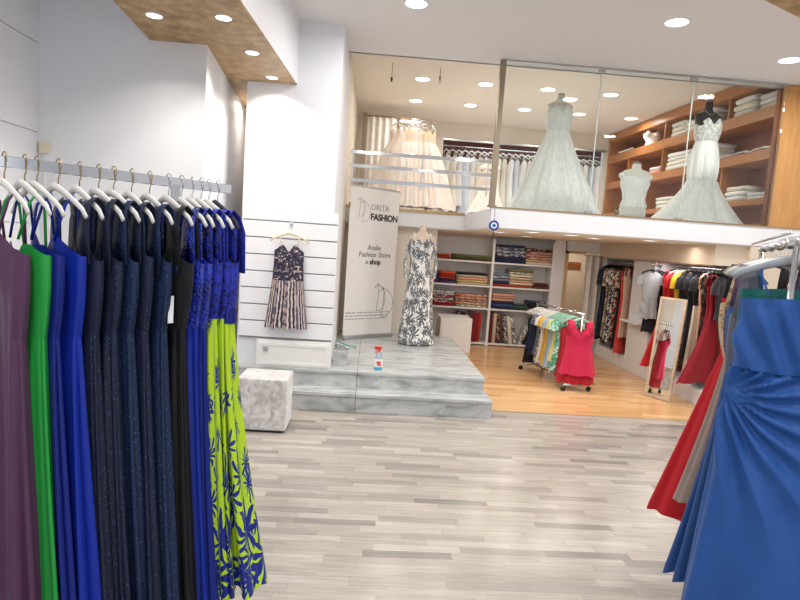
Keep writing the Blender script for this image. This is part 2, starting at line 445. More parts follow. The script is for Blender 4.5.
for x, y in ((-.2, 3.2), (2.2, 3.0), (4.2, 3.2), (-.9, .8), (1.4, .5), (3.8, .6)):   # the same lamps above and behind the photographer
    area_light('lamp_or_fill', (x, y, 3.985), (0, 0, 0), .2, 0, MAINP, (1, .97, .93), 'DISK', 170)
for (x, y), w in zip(((-1.72, 4.59), (-1.19, 4.51), (-1.14, 5.29), (-1.1, 6.05)),
                     ('leftmost in the gold soffit', 'in the gold soffit near the white upstand, upper right', 'third along the gold soffit, towards the pillar', 'nearest to the pillar under the gold soffit')):
    ceiling_light(x, y, 3.36, .055, 'small round spotlight ' + w, 'soffit spotlights', 9, (1, .93, .82), None, 130)
cols = ('first', 'second', 'third', 'fourth', 'fifth')
for i, x in enumerate((.6, 1.55, 2.5, 3.47, 4.4)):
    for j, y in enumerate((8.9, 10.25)):
        if (i, j) == (4, 0): continue
        ceiling_light(x, y, 4.25, .105, 'round light in the upper floor ceiling, %s from the left in the %s row' % (cols[i], ('front', 'rear')[j]), 'upper floor ceiling lights', 14, (1, .93, .83), LEDW)
low = [(1.72, 7.9), (2.45, 9.2), (1.95, 7.05), (2.45, 7.1), (2.98, 7.75), (3.45, 7.1)]
lw = ['beside the blue eye charm', 'above the centre of the shelves', 'second near the fascia from the eye charm', 'third near the fascia from the eye charm', 'deeper in, between shelves and curtain', 'nearest to the hanging clothes on the right']
for (x, y), w in zip(low, lw):
    ceiling_light(x, y, 2.045, .085, 'flat round light in the low ceiling ' + w, 'low ceiling lights', 7, (1, .92, .82), LEDW)
for x, y, w in ((3.85, 7.35, 'left of the two small ones by the header'), (4.05, 7.4, 'right of the two small ones by the header')):
    ceiling_light(x, y, 2.045, .04, 'tiny spotlight in the low ceiling, ' + w, 'small low ceiling spotlights', 1.5, (1, .92, .82), LEDW)
area_light('lamp_or_fill', (4.3, 7.75, 1.77), (0, 0, 0), .06, 1.2, 9, (1, .97, .93))
area_light('lamp_or_fill', (4.05, 11.2, 2.03), (0, 0, 0), .3, .3, 9, (1, .88, .72))
area_light('lamp_or_fill', (2.2, 9.9, 2.03), (0, 0, 0), 1.8, .3, 10, (1, .93, .84))
area_light('lamp_or_fill', (2.95, 11.95, 3.9), (0, 0, 0), 2.6, .05, 6, (.95, .97, 1.0))  # added fill that brightens the alcove garments, no fixture behind it
area_light('lamp_or_fill', (-1.56, 7.2, 3.3), (0, 0, 0), .2, .3, 5, (1, .86, .7))

# ------------------------------------------------------------------ garments and hangers
def hanger(bar, yaw, mat, label, group=None, w=.205, drop=.085, thick=.012, hookmat=None, cat='hanger'):
    t = thing('clothes_hanger', label, cat, bar, yaw, group)
    path = []
    for k in range(-8, 9):
        u = k / 8; path.append((w * u, -.012 * (1 - abs(u)), -.075 - drop * abs(u) ** 1.25 - (.012 if abs(k) == 8 else 0)))
    m = MB(); m.tube(path, [thick * (.8 + .55 * (1 - abs(k) / 8)) for k in range(-8, 9)], 8, .6)
    m.build('shoulder_arm', mat, t, True)
    hp = [(0, 0, -.07), (0, 0, -.035)] + [(0 + .022 * math.sin(a), 0, .004 - .024 * math.cos(a)) for a in [PI * q / 8 for q in range(1, 12)]]
    hp = [(0, 0, -.078), (0, 0, -.05), (.012, 0, -.034)] + [(.02 * math.cos(a), 0, -.004 + .021 * math.sin(a)) for a in [-.9 + .35 * q for q in range(11)]]
    MB().tube(hp, .0022, 6).build('hook', hookmat or CHROME, t, True)
    return t

def lerp(a, b, t): return a + (b - a) * t
def necktop(kind, th):
    x = math.cos(th); front = -math.sin(th) > 0; ax = abs(x)
    if kind == 'sweet':
        if front: return .035 * math.exp(-((ax - .42) / .2) ** 2) - .035 * math.exp(-(ax / .16) ** 2) - .03 * max(0, ax - .7) / .3
        return -.03 - .06 * (1 - ax)
    if kind == 'vee':
        if front: return -.12 * max(0, 1 - ax / .5) - .03 * max(0, ax - .7) / .3
        return -.03 - .09 * (1 - ax)
    if kind == 'scoop':
        if front: return -.06 * (1 - min(1, (ax / .55)) ** 2) - .05 * max(0, ax - .7) / .3
        return -.05 * max(0, ax - .7) / .3 - .04 * (1 - min(1, (ax / .55)) ** 2)
    return -.015 * ax if front else -.03
def garment(name, label, cat, bar, yaw, hem_z, skirt, bodice=None, strap='thin', strapmat=None, neck='sweet', group=None,
            bust=(.185, .06), waist=(.15, .05), hem=(.28, .08), bod=.3, strap_len=.14, folds=9, amp=.016, seed=1, nth=64, nz=22,
            shift=(0, 0), flare=1.3, diag=0.0, gather=0.0, extra=None, band=None, drop=.117, hemwave=.012, tee=False, sleeve=.0, hipfit=0):
    """a dress hanging from the bar point; local X runs across the shoulders, local -Y is the front, z=0 the hem"""
    rnd = random.Random(seed); bodice = bodice or skirt; strapmat = strapmat or bodice
    t = thing(name, label, cat, (bar[0], bar[1], hem_z), yaw, group)
    zh = bar[2] - drop - hem_z                       # height of the hanger arm where the straps lie
    ztop = zh - strap_len; zw = ztop - bod
    p1, p2, p3 = [rnd.uniform(0, 6.28) for _ in range(3)]; k2 = folds + 3 + rnd.randint(0, 2); k3 = folds * 2 + 1
    def fold(th, s):
        return (math.sin(folds * th + p1 + .6 * math.sin(2 * s)) + .55 * math.sin(k2 * th + p2) + .25 * math.sin(k3 * th + p3)) / 1.6
    def pt(th, a, b, z, off, cx, cy):
        c, sn = math.cos(th), math.sin(th)
        nx, ny = c / max(a, .01), sn / max(b, .01); L = math.hypot(nx, ny)
        return (cx + a * c + nx / L * off, cy + b * sn + ny / L * off, z)
    R = []; UV = []
    for i in range(nz + 1):
        s = i / nz; f = (1 - s) ** flare
        if hipfit:                                  # mermaid cut: close to the body down to the knee
            f = max(0, (hipfit - s) / hipfit) ** 1.4
            hb = math.sin(PI * min(1, max(0, (s - hipfit * .6) / (1 - hipfit * .6))))
        a = lerp(waist[0], hem[0], f); b = lerp(waist[1], hem[1], f)
        if hipfit: a += .05 * hb; b += .04 * hb
        row = []
        for k in range(nth):
            th = 2 * PI * k / nth
            off = amp * (.12 + .88 * (1 - s) ** .7) * fold(th, s)
            z = zw * s
            if s == 0: z += hemwave * fold(th + .4, 0)
            if diag and math.sin(th) < .15:
                x = math.cos(th)
                ph = 5.5 * (z - zw) / .5 + 3.2 * max(0, x + .9) ** 1.3 * (1 if z > zw - .45 else .8)
                off += diag * math.sin(ph * 3.2) * max(0, 1 - (zw - z) / 1.0) * (.35 + .65 * (.5 - .5 * x))
            if gather and math.sin(th) < .2:           # cloth gathered at the left hip: folds fan out from there
                gx, gz = a * math.cos(th) + waist[0] * .95, zw - .1 - z; rr = math.hypot(gx, gz); ph = math.atan2(gz, gx + .02)
                w_ = math.sin(11 * ph + 9 * rr * (1 - rr)) ; w_ = (1 - abs(w_)) ** .8 * 2 - 1
                off += gather * w_ * min(1, rr / .1) * math.exp(-(rr / .62) ** 2) * min(1, (.2 - math.sin(th)) * 2)
            row.append(pt(th, a, b, z, off, shift[0] * f, shift[1] * f)); UV.append((k / nth * 1.3, z))
        R.append(row)
    MB().rings(R, uv=UV).build('skirt', skirt, t, True)
    R = []; UV = []; nb = 10
    if tee:
        prof = [(0, waist[0], waist[1]), (.35, lerp(waist[0], bust[0], .6), bust[1]), (.62, bust[0], bust[1]), (.74, bust[0] * 1.03, bust[1] * .9), (.83, bust[0] * .98, bust[1] * .65), (.9, bust[0] * .8, bust[1] * .5), (.96, bust[0] * .55, bust[1] * .45), (1.0, bust[0] * .36, bust[1] * .45)]
        ztt = zh + .012
        for q, a, b in prof:
            row = []
            for k in range(nth):
                th = 2 * PI * k / nth
                z = zw + (ztt - zw) * q
                if q > .9: z += -.03 * max(0, -math.sin(th)) * (1 - abs(math.cos(th))) * (q - .9) * 12
                row.append(pt(th, a, b, z, amp * .2 * fold(th, 1), 0, 0)); UV.append((k / nth * 1.3, z))
            R.append(row)
    else:
        for i in range(nb + 1):
            q = i / nb; g = math.sin(min(1, q * 1.25) * PI / 2)
            a = lerp(waist[0], bust[0], g); b = lerp(waist[1], bust[1], g)
            row = []
            for k in range(nth):
                th = 2 * PI * k / nth; c = math.cos(th)
                zt = ztop + necktop(neck, th)
                z = zw + (zt - zw) * q
                off = amp * .12 * fold(th, 1) * (1 - q)
                if math.sin(th) < 0:
                    off += .022 * math.exp(-((abs(c) - .42) / .22) ** 2 - ((q - .7) / .25) ** 2) * (.7 if bust[1] < .05 else 1)
                if gather and math.sin(th) < .2:       # slanting drapes across the bodice
                    w_ = math.sin(15 * (z - zw) + 3.8 * c + 1.2 * math.sin(2 * c)); off += gather * .7 * ((1 - abs(w_)) ** .8 * 2 - 1) * min(1, (1 - q) * 6) * (.4 if q < .1 else 1)
                if diag and math.sin(th) < .15: off += diag * .8 * math.sin(22 * (z - zw) + 5 * c) * (.5 + .5 * math.sin(PI * q))
                row.append(pt(th, a, b, z, off, 0, 0)); UV.append((k / nth * 1.3, z))
            R.append(row)
    MB().rings(R, uv=UV).build('bodice', bodice, t, True)
    if band:
        R = [[pt(2 * PI * k / nth, waist[0] + .008, waist[1] + .008, zw + dz, .002 * math.sin(k * 2.0), 0, 0) for k in range(nth)] for dz in (-.02, 0, .02, .035)]
        MB().rings(R).build('waistband', band, t, True)
    if tee:
        if sleeve:
            for sg in (-1, 1):
                x0 = bust[0] * .9
                pth = [(sg * x0, 0, zh - .065), (sg * (x0 + .035), 0, zh - .1), (sg * (x0 + .05), 0, zh - .09 - sleeve * .5), (sg * (x0 + .05), 0, zh - .09 - sleeve)]
                MB().tube(pth, [.045, .055, .055, .06], 12, .75, False).build('sleeve', bodice, t, True)
    elif strap == 'thin':
        for sg in (-1, 1):
            xb = sg * bust[0] * .45; xt = sg * .1
            pth = [(xb, -bust[1] - .006, ztop + .012), (xt, -.022, zh - .02), (xt, 0, zh + .014), (xt, .02, zh - .02), (xb, bust[1] * .8, ztop - .05)]
            MB().tube(pth, .0045, 6).build('strap', strapmat, t, True)
    elif strap == 'wide':
        for sg in (-1, 1):
            xb = sg * bust[0] * .66; xt = sg * .115
            R = []
            for (x, y, z, w) in ((xb, -bust[1] * .8, ztop - .06, .055), (lerp(xb, xt, .6), -bust[1] * .8, lerp(ztop, zh, .55), .042), (xt, -.025, zh - .012, .035), (xt, 0, zh + .014, .034), (xt, .025, zh - .012, .035), (lerp(xb, xt, .6), bust[1] * .8, lerp(ztop, zh, .5), .04), (xb, bust[1] * .8, ztop - .09, .05)):
                R.append([(x - w, y, z), (x, y - .003, z), (x + w, y, z), (x + w, y + .004, z), (x, y + .003, z), (x - w, y + .004, z)])
            MB().rings(R, True, True).build('strap', strapmat, t, True)
    if extra: extra(t, zw, ztop, zh)
    return t

# ------------------------------------------------------------------ left rack of evening gowns
NAVY = srgb(26, 36, 66)
M_purple = satin('purple_satin', srgb(84, 50, 82)); M_green = satin('green_satin', srgb(34, 152, 62), .45)
M_royal = satin('royal_satin', srgb(8, 40, 150)); M_royal2 = satin('deep_royal_satin', srgb(8, 30, 120))
M_navyg = glitter('navy_glitter', srgb(18, 36, 70), srgb(110, 140, 195)); M_navyg2 = glitter('midnight_glitter', srgb(18, 27, 52), srgb(110, 130, 180))
M_navyr = satin('navy_taffeta', srgb(24, 32, 58), .5); M_black = cloth('black_crepe', srgb(20, 20, 24), .7, .1); M_blacks = satin('black_satin', srgb(16, 16, 19), .5)
M_seq = sequin('royal_sequins', srgb(22, 46, 165), srgb(8, 16, 80)); M_lace = lace('royal_lace', srgb(30, 46, 165), srgb(12, 18, 84), 45)
M_lime = leaf_mat('lime_palm_print', srgb(176, 208, 42), srgb(20, 36, 128), 4.4, .2, .58, .5, 5.0, .5)
rack = thing('garment_rack', 'chrome rack holding evening gowns on the left, with flat top bar', 'clothes rack', (-1.0, 2.13, 0))
A = Vector((-1.15, 1.95)); D = Vector((.55, .5)).normalized(); ZB = 1.985
def on_left(px):
    u = -.59 + (px - 16) * .345 / 212
    s = (u * A.y - A.x) / (D.x - u * D.y)
    return A + D * s
yawb = math.atan2(D.y, D.x)
Rb = Matrix.Translation((A.x + 1.0, A.y - 2.13, ZB)) @ Matrix.Rotation(yawb, 4, 'Z')
MB().box(-.75, .75, -.009, .009, -.032, .004, Rb).build('top_bar', CHROME, rack, bevel=.002)
for s, nm in ((.52, 'upright'), (-.62, 'upright')):
    p = Rb @ Vector((s, 0, 0))
    MB().box(-.014, .014, -.014, .014, .05, ZB - .02, Matrix.Translation((p.x, p.y, 0)) @ Matrix.Rotation(yawb, 4, 'Z')).build('upright', STEEL, rack, bevel=.002)
    MB().box(-.016, .016, -.27, .27, .0, .05, Matrix.Translation((p.x, p.y, 0)) @ Matrix.Rotation(yawb, 4, 'Z')).build('foot', STEEL, rack, bevel=.004)
MB().box(-.62, .52, -.012, .012, .06, .09, Matrix.Translation((A.x + 1.0, A.y - 2.13, 0)) @ Matrix.Rotation(yawb, 4, 'Z')).build('lower_rail', STEEL, rack, bevel=.003)
GL = 'gowns on the left rack'
def tagpart(mat):                                   # a small white price tag hanging at the side of a gown
    def f(t, zw, ztop, zh):
        MB().box(.155, .157, -.065, -.045, zw + .03, zw + .13).build('price_tag', mat, t)
    return f
LEFT = [  # hook px, skirt, bodice, strap kind, neck, label, short, kwargs
    (4, M_purple, M_purple, 'thin', 'sweet', 'dusky purple satin gown with thin straps, at the left photo edge', 'dusky purple satin gown', dict(folds=7, amp=.022, hem=(.3, .055))),
    (24, M_green, M_green, 'thin', 'vee', 'bright green satin gown hanging behind the purple one', 'bright green satin gown', dict(folds=6, amp=.016, hem=(.29, .05))),
    (36, M_royal2, M_royal2, 'thin', 'vee', 'royal blue satin gown right beside the green one', 'royal blue gown beside the green', dict(folds=8, amp=.02)),
    (57, M_royal, M_royal, 'thin', 'sweet', 'brighter royal blue gown in front of the dark navy ones', 'brighter royal blue gown', dict(folds=8, amp=.022)),
    (78, M_navyg2, M_navyr, 'wide', 'scoop', 'dark navy gown with crumpled ruched bodice and glittering skirt', 'navy gown with ruched bodice', dict(folds=8, amp=.016)),
    (97, M_navyg2, M_navyg2, 'wide', 'scoop', 'midnight blue gown, second of the dark row of wide-strapped gowns', 'second midnight blue gown', dict(folds=7, amp=.018)),
    (112, M_navyg, M_navyg, 'wide', 'scoop', 'navy glitter gown with wide straps in the middle of the left rack', 'middle navy glitter gown', dict(folds=7, amp=.02)),
    (130, M_navyg2, M_navyg2, 'wide', 'vee', 'navy glitter gown with deep neck, next left of the last navy one', 'deep necked navy gown', dict(folds=8, amp=.018)),
    (148, M_navyg, M_navyg, 'wide', 'scoop', 'last navy glitter gown, hanging directly left of the black gown', 'last navy glitter gown', dict(folds=7, amp=.018)),
    (167, M_blacks, M_black, 'wide', 'scoop', 'black gown with wide shoulders and white price tag, between navy and sequins', 'black gown', dict(folds=7, amp=.016, extra=tagpart(WHITE), hem=(.29, .06), bust=(.19, .05))),
    (180, M_royal, M_seq, 'wide', 'scoop', 'royal blue gown with sequinned bodice just right of the black gown', 'royal gown with sequinned bodice', dict(folds=7)),
    (191, M_royal2, M_seq, 'wide', 'scoop', 'second sequinned royal blue gown, behind the lime ones', 'second sequinned royal gown', dict(folds=8)),
    (200, M_lime, M_lace, 'wide', 'scoop', 'lime palm print gown with blue bodice, leftmost of the three lime ones', 'leftmost lime palm gown', dict(folds=6, amp=.014, hem=(.29, .06))),
    (208, M_lime, M_lace, 'wide', 'scoop', 'lime palm print gown with blue bodice, middle of the three lime ones', 'middle lime palm gown', dict(folds=6, amp=.014, hem=(.3, .06))),
    (217, M_lime, M_lace, 'wide', 'scoop', 'lime gown with blue palm print at the right end of the rack', 'lime palm gown at the rack end', dict(folds=5, amp=.022, hem=(.33, .12), shift=(.03, .05), waist=(.155, .05), bust=(.18, .055), band=M_royal2)),
]
for i, (px, sk, bo, st, nk, label, short, kw) in enumerate(LEFT):
    p = on_left(px); yaw = math.radians(lerp(-38, -48, (px - 4) / 213) + (i * 37 % 7 - 3) * .8)
    k = dict(bust=(.18, .042), waist=(.15, .036), hem=(.3, .055), bod=.3, strap_len=.15, nth=110, nz=30, amp=.018, seed=i + 3)
    k.update(kw)
    if st == 'wide': k['bod'] = .3; k['strap_len'] = .145
    if sk is M_lime: k['bod'] = .27; k['strap_len'] = .14
    k['amp'] *= 1.5; k['folds'] += 3
    garment('evening_gown', label, 'dress', (p.x, p.y, ZB), yaw, (.37 if sk is M_lime else .29) + (i % 3) * .015, sk, bo, st, None, nk, GL, **k)
    hanger((p.x, p.y, ZB), yaw, HANGV if px == 217 else HANGW, ('dark velvet' if px == 217 else 'white') + ' hanger on the left rack holding the ' + short, 'hangers on the left rack', w=.19, thick=.0105, hookmat=CHROME if px > 160 else BRASS)

# ------------------------------------------------------------------ right rack
rack2 = thing('garment_rack', 'chrome rack at the right edge, behind the big blue gown', 'clothes rack', (1.8, 2.6, 0))
A2 = Vector((1.53, 2.0)); D2 = Vector((.67, 1.2)).normalized(); ZB2 = 1.9
yb2 = math.atan2(D2.y, D2.x); M2 = Matrix.Translation((A2.x - 1.8, A2.y - 2.6, 0)) @ Matrix.Rotation(yb2, 4, 'Z')
MB().tube([M2 @ Vector((-.05, 0, ZB2)), M2 @ Vector((1.38, 0, ZB2))], .0125, 12).build('top_bar', CHROME, rack2, True)
MB().tube([M2 @ Vector((-.05, .05, ZB2 + .028)), M2 @ Vector((1.3, .05, ZB2 + .028))], .006, 8).build('guard_bar', CHROME, rack2, True)
for s in (.14, 1.3):
    MB().tube([M2 @ Vector((s, 0, .06)), M2 @ Vector((s, 0, ZB2))], .012, 10).build('upright', CHROME, rack2, True)
    MB().tube([M2 @ Vector((s, -.26, .05)), M2 @ Vector((s, .26, .05))], .014, 10).build('foot', CHROME, rack2, True)
    m = MB()
    for y in (-.25, .25):
        c = M2 @ Vector((s, y, .025)); m.tube([c + Vector((-.012, 0, 0)), c + Vector((.012, 0, 0))], .025, 14)
        m.build('caster', BLACKP, rack2); m = MB()
for s in (.05, .3, .6, .9, 1.2):
    MB().tube([M2 @ Vector((s - .02, 0, ZB2)), M2 @ Vector((s + .02, 0, ZB2))], .019, 12).build('ring', STEEL, rack2, True)
M_blue = satin('cornflower_satin', srgb(36, 82, 152), .5); M_slate = satin('slate_blue_satin', srgb(50, 88, 148), .5)
M_teal = satin('teal_satin', srgb(16, 98, 92)); M_plum = lace('plum_lace', srgb(92, 70, 100), srgb(60, 42, 72), 50); M_taupe = cloth('taupe_crepe', srgb(150, 134, 126))
M_sandl = lace('sand_lace', srgb(196, 172, 140), srgb(150, 122, 96), 34); M_red = satin('red_crepe', srgb(182, 20, 34), .7); M_dred = satin('dark_red_crepe', srgb(142, 20, 36), .55)
M_mesh = tulle('grey_mesh', srgb(112, 112, 124), .75); M_grey = cloth('grey_jersey', srgb(150, 152, 154))
RIGHT = [  # distance along the bar
    (.17, M_blue, M_blue, 'thin', 'straight', 'big cornflower blue satin gown with draped front, nearest on the right', 'big cornflower blue gown', dict(bust=(.162, .07), waist=(.165, .065), hem=(.27, .14), bod=.29, strap_len=.105, folds=5, amp=.028, nth=260, nz=110, gather=.02, flare=1.0, shift=(.03, -.02)), HANGG, .3),
    (.25, M_teal, M_teal, 'thin', 'straight', 'teal green gown peeping out just behind the big blue one', 'teal green gown', dict(bust=(.158, .055), waist=(.155, .05), hem=(.21, .07), shift=(-.01, 0), bod=.3, strap_len=.07, folds=7, amp=.02), HANGG, .3),
    (.33, M_slate, M_mesh, 'wide', 'scoop', 'slate blue gown with grey mesh top behind the teal one', 'slate blue mesh gown', dict(hem=(.26, .08), folds=7, amp=.02, bust=(.18, .05), waist=(.17, .05)), HANGG, .38),
    (.44, M_slate, M_slate, 'thin', 'sweet', 'plain slate blue gown, third blue one from the front', 'plain slate blue gown', dict(hem=(.31, .08), folds=8, amp=.02), HANGG, .36),
    (.56, M_plum, M_plum, 'wide', 'scoop', 'plum lace gown showing a narrow strip beside the taupe skirt', 'plum lace gown', dict(hem=(.29, .07), folds=7, amp=.018), HANGG, .42),
    (.7, M_taupe, M_sandl, 'wide', 'vee', 'taupe gown with ruffled sand lace bodice in front of the red gown', 'taupe gown with lace bodice', dict(hem=(.29, .08), folds=6, amp=.02, bust=(.2, .06)), HANGI, .6),
    (.92, M_red, M_red, 'thin', 'straight', 'wide bright red gown with slanting side, furthest full gown on the rack', 'wide bright red gown', dict(hem=(.35, .11), folds=5, amp=.02, flare=1.0, shift=(-.06, 0), waist=(.16, .06)), HANGG, .44),
    (1.12, M_black, M_black, 'wide', 'scoop', 'black gown at the far end of the right rack', 'far black gown', dict(hem=(.2, .06), folds=6), HANGB, .6),
]
for i, (s, sk, bo, st, nk, label, short, kw, hm, hz) in enumerate(RIGHT):
    p = A2 + D2 * s; yaw = math.radians(-29 + (i * 31 % 5 - 2) * 1.2)
    k = dict(bust=(.185, .05), waist=(.155, .045), bod=.3, strap_len=.15, nth=96, nz=34, seed=40 + i); k.update(kw)
    garment('evening_gown', label, 'dress', (p.x, p.y, ZB2 + .012), yaw, hz, sk, bo, st, None, nk, 'gowns on the right rack', **k)
    hanger((p.x, p.y, ZB2 + .012), yaw, hm, {HANGG: 'grey', HANGI: 'ivory', HANGB: 'black'}[hm] + ' hanger on the right rack holding the ' + short, 'hangers on the right rack', w=.19, drop=.07, thick=.014)

# ------------------------------------------------------------------ podium: pillar cabinet, wall dress, pouf, plinth, bottle, banner, mannequin
t = thing('base_cabinet', 'white low cabinet with framed door under the slatted pillar wall', 'cabinet', (-.77, 6.23, .385))
MB().box(-.4, .405, -.02, .04, 0, .29).build('body', MELA, t, bevel=.003)
m = MB(); m.box(-.37, .375, -.032, -.02, .02, .055); m.box(-.37, .375, -.032, -.02, .225, .26); m.box(-.37, -.335, -.032, -.02, .055, .225); m.box(.34, .375, -.032, -.02, .055, .225); m.box(-.335, .34, -.024, -.02, .055, .225)
d_ = m.build('door', MELA, t, bevel=.002)
m = MB(); m.box(-.318, -.272, -.04, -.024, .165, .215); m.lathe([(.0, .18), (.012, .18), (.014, .19), (.01, .2), (0, .205)], -.295, -.045, 12)
m.build('handle', STEEL, d_, bevel=.002)
# patterned cocktail dress on the slats
W = NT('ornate_stripe'); uv = W.uv(); sx = W.n('ShaderNodeSeparateXYZ'); W.l(uv, sx.inputs[0])
nz = W.noise(uv, 14, 3); st_ = W.math('SINE', W.math('MULTIPLY_ADD', sx.outputs[0], 150.0, W.math('MULTIPLY', nz.outputs[0], 5.0)))
vo = W.n('ShaderNodeTexVoronoi'); vo.inputs['Scale'].default_value = 26; W.l(uv, vo.inputs['Vector'])
f = W.math('GREATER_THAN', W.math('ADD', st_, W.math('MULTIPLY', vo.outputs['Distance'], 1.2)), .85)
f2 = W.math('GREATER_THAN', W.math('SINE', W.math('MULTIPLY', sx.outputs[0], 47.0)), .72)
W.set(col=W.mix(f2, W.mix(f, srgb(44, 42, 62), srgb(206, 190, 184)), W.mix(W.math('GREATER_THAN', nz.outputs[0], .5), srgb(96, 82, 100), srgb(160, 140, 140))), rough=.7); W = W.m
BW = print_mat('ornate_bodice', srgb(44, 42, 62), (srgb(200, 182, 178), srgb(120, 100, 112)), 24, .6)
garment('cocktail_dress', 'short navy and cream ornate striped dress on the slatted wall', 'dress', (-.86, 6.17, 1.9), 0, .82, W, BW, 'thin', HANGI, 'sweet', None,
        bust=(.155, .045), waist=(.165, .045), hem=(.225, .05), bod=.34, strap_len=.12, folds=9, amp=.007, seed=7, nth=96, flare=1.1, drop=.115)
hanger((-.86, 6.17, 1.9), 0, HANGI, 'pale hanger on the slatted wall holding the ornate striped dress', None, w=.2, drop=.08)
t = thing('wall_hook', 'small metal slat hook above the ornate striped dress', 'hook', (-.86, 6.235, 1.91))
MB().tube([(0, 0, -.01), (0, -.03, .0), (0, -.075, -.008), (0, -.085, .012)], .004, 8).build('prong', CHROME, t, True)
MB().box(-.022, .022, -.004, 0, -.03, .03).build('plate', CHROME, t)
# crushed velvet pouf
PV = NT('crushed_velvet'); v = PV.uv(obj=True); a = PV.noise(v, 9, 5, .7, 1.5); b = PV.noise(v, 60, 3)
PV.set(col=PV.ramp(a.outputs[0], [(.3, srgb(160, 156, 156)), (.5, srgb(206, 203, 203)), (.7, srgb(236, 234, 234))]), rough=.5, sheen=.6); PV.bump(a.outputs[0], .6, .012); PV = PV.m
t = thing('pouf', 'silvery crushed velvet cube pouf on the floor before the podium', 'pouf', (-.905, 5.38, 0))
m = MB(); m.box(-.225, .225, -.2, .2, .02, .5); m.build('body', PV, t, bevel=.015)
m = MB(); m.box(-.2, .2, -.18, .18, 0, .02); m.build('base', BLACKP, t)
# marble plinth with silver shoes
t = tag(MB().box(-.355, -.2, 6.42, 6.85, .385, .555).build('plinth', MARBLE, None, bevel=.004), 'small grey marble block on the podium beside the pillar', 'plinth')
SILV = plain('silver_leather', srgb(180, 190, 190), .25, .8); TEALT = plain('teal_leather', srgb(88, 140, 136), .35, .3)
def shoe(x, y, z, rz, mat, label, s=1.0, grp=None):
    t = thing('shoe', label, 'shoe', (x, y, z), rz, grp)
    R = []
    for u, w, h0, h1 in ((0, .022, .055, .085), (.04, .03, .05, .082), (.09, .03, .028, .06), (.14, .035, .008, .038), (.19, .036, .002, .03), (.225, .024, .002, .02), (.24, .008, .003, .012)):
        R.append([(u * s, w * s * math.cos(a), (lerp(h0, h1, .5) + (h1 - h0) / 2 * math.sin(a)) * s) for a in [2 * PI * k / 14 for k in range(14)]])
    MB().rings(R, True, True).build('upper', mat, t, True)
    MB().tube([(.008 * s, 0, .06 * s), (.002 * s, 0, .03 * s), (.0, 0, 0)], [.011 * s, .006 * s, .0055 * s], 8).build('heel', mat, t, True)
    return t
shoe(-.345, 6.5, .555, .25, SILV, 'silver high-heeled shoe in front on the marble block', 1, 'shoes on the marble block')
shoe(-.335, 6.6, .555, .2, TEALT, 'teal high-heeled shoe at the back of the marble block', 1, 'shoes on the marble block')
# spray bottle
CLR = NT('bottle_plastic'); CLR.set(col=srgb(206, 226, 238), rough=.15, trans=.55, alpha=.85); CLR = CLR.m
BLQ = plain('blue_liquid', srgb(70, 178, 214), .2); REDP = plain('red_plastic', srgb(222, 52, 40), .35); LBL = plain('bottle_label', srgb(240, 240, 244), .5)
t = thing('spray_bottle', 'glass cleaner bottle with red trigger and blue liquid on the podium', 'bottle', (.155, 6.33, .385))
MB().lathe([(.0, 0), (.042, 0), (.046, .01), (.046, .07), (.045, .1)], seg=24, sx=1, sy=.6).build('liquid', BLQ, t, True)
MB().lathe([(.045, .1), (.046, .11), (.036, .15), (.022, .185), (.014, .2), (.014, .215)], seg=24, sx=1, sy=.62).build('body', CLR, t, True)
m = MB(); R = [[(.0475 * math.cos(a), .0475 * .63 * math.sin(a), z) for a in [PI + PI * k / 12 for k in range(13)]] for z in (.035, .125)]
vs = R[0] + R[1]; m.add(vs, [(k, k + 1, 14 + k, 13 + k) for k in range(12)]); lb = m.build('label', LBL, t, True)
m = MB(); m.box(-.022, .024, -.034, -.031, .078, .1, Matrix.Rotation(.0, 4, 'Z')); m.box(-.014, .03, -.034, -.031, .055, .072); m.build('label_print', REDP, lb)
m = MB(); m.lathe([(.017, .205), (.018, .23)], seg=16); m.box(-.045, .03, -.012, .012, .232, .262); m.box(-.056, -.045, -.007, .007, .24, .257)
hd = m.build('spray_head', REDP, t, bevel=.003)
MB().tube([(-.028, 0, .236), (-.036, 0, .215), (-.03, 0, .195), (-.034, 0, .183)], .006, 8).build('trigger', REDP, hd, True)

def text_mesh(name, body, size, mat, parent, loc, bold=0.0, align='LEFT', spacing=1.0):
    cu = bpy.data.curves.new(name, 'FONT'); cu.body = body; cu.size = size; cu.align_x = align; cu.extrude = .0008; cu.offset = bold; cu.space_character = spacing; cu.resolution_u = 4
    tmp = bpy.data.objects.new(name, cu); COL.objects.link(tmp)
    dg = bpy.context.evaluated_depsgraph_get(); me = bpy.data.meshes.new_from_object(tmp.evaluated_get(dg))
    bpy.data.objects.remove(tmp); bpy.data.curves.remove(cu)
    o = bpy.data.objects.new(name, me); COL.objects.link(o); me.materials.clear(); me.materials.append(mat)
    o.parent = parent; o.location = loc; o.rotation_euler = (PI / 2, 0, 0)
    return o
# roll-up banner
INK = plain('black_ink', srgb(48, 46, 48), .6); INKL = plain('grey_ink', srgb(150, 146, 148), .6)
bx, by = -.335, 8.15; ex, ey = .37, 8.72
bl = math.hypot(ex - bx, ey - by)
t = thing('rollup_banner', 'tall white roll-up banner with black lettering on the podium', 'banner', (bx, by, .385), math.atan2(ey - by, ex - bx))
MB().box(0, bl, -.004, 0, .06, 2.16).build('sheet', plain('banner_vinyl', srgb(236, 232, 228), .5), t)
m = MB(); m.box(.0, bl, -.05, .05, .0, .06); m.build('cassette', STEEL, t, bevel=.01)
MB().box(0, bl, -.009, .006, 2.155, 2.18).build('top_rail', STEEL, t, bevel=.002)
MB().tube([(bl * .5, .03, .05), (bl * .5, .015, 2.16)], .008, 8).build('support_pole', STEEL, t, True)
MB().box(-.012, .0, -.012, .012, 1.88, 1.93).build('clip', BRASS, t)
Yt = -.0055
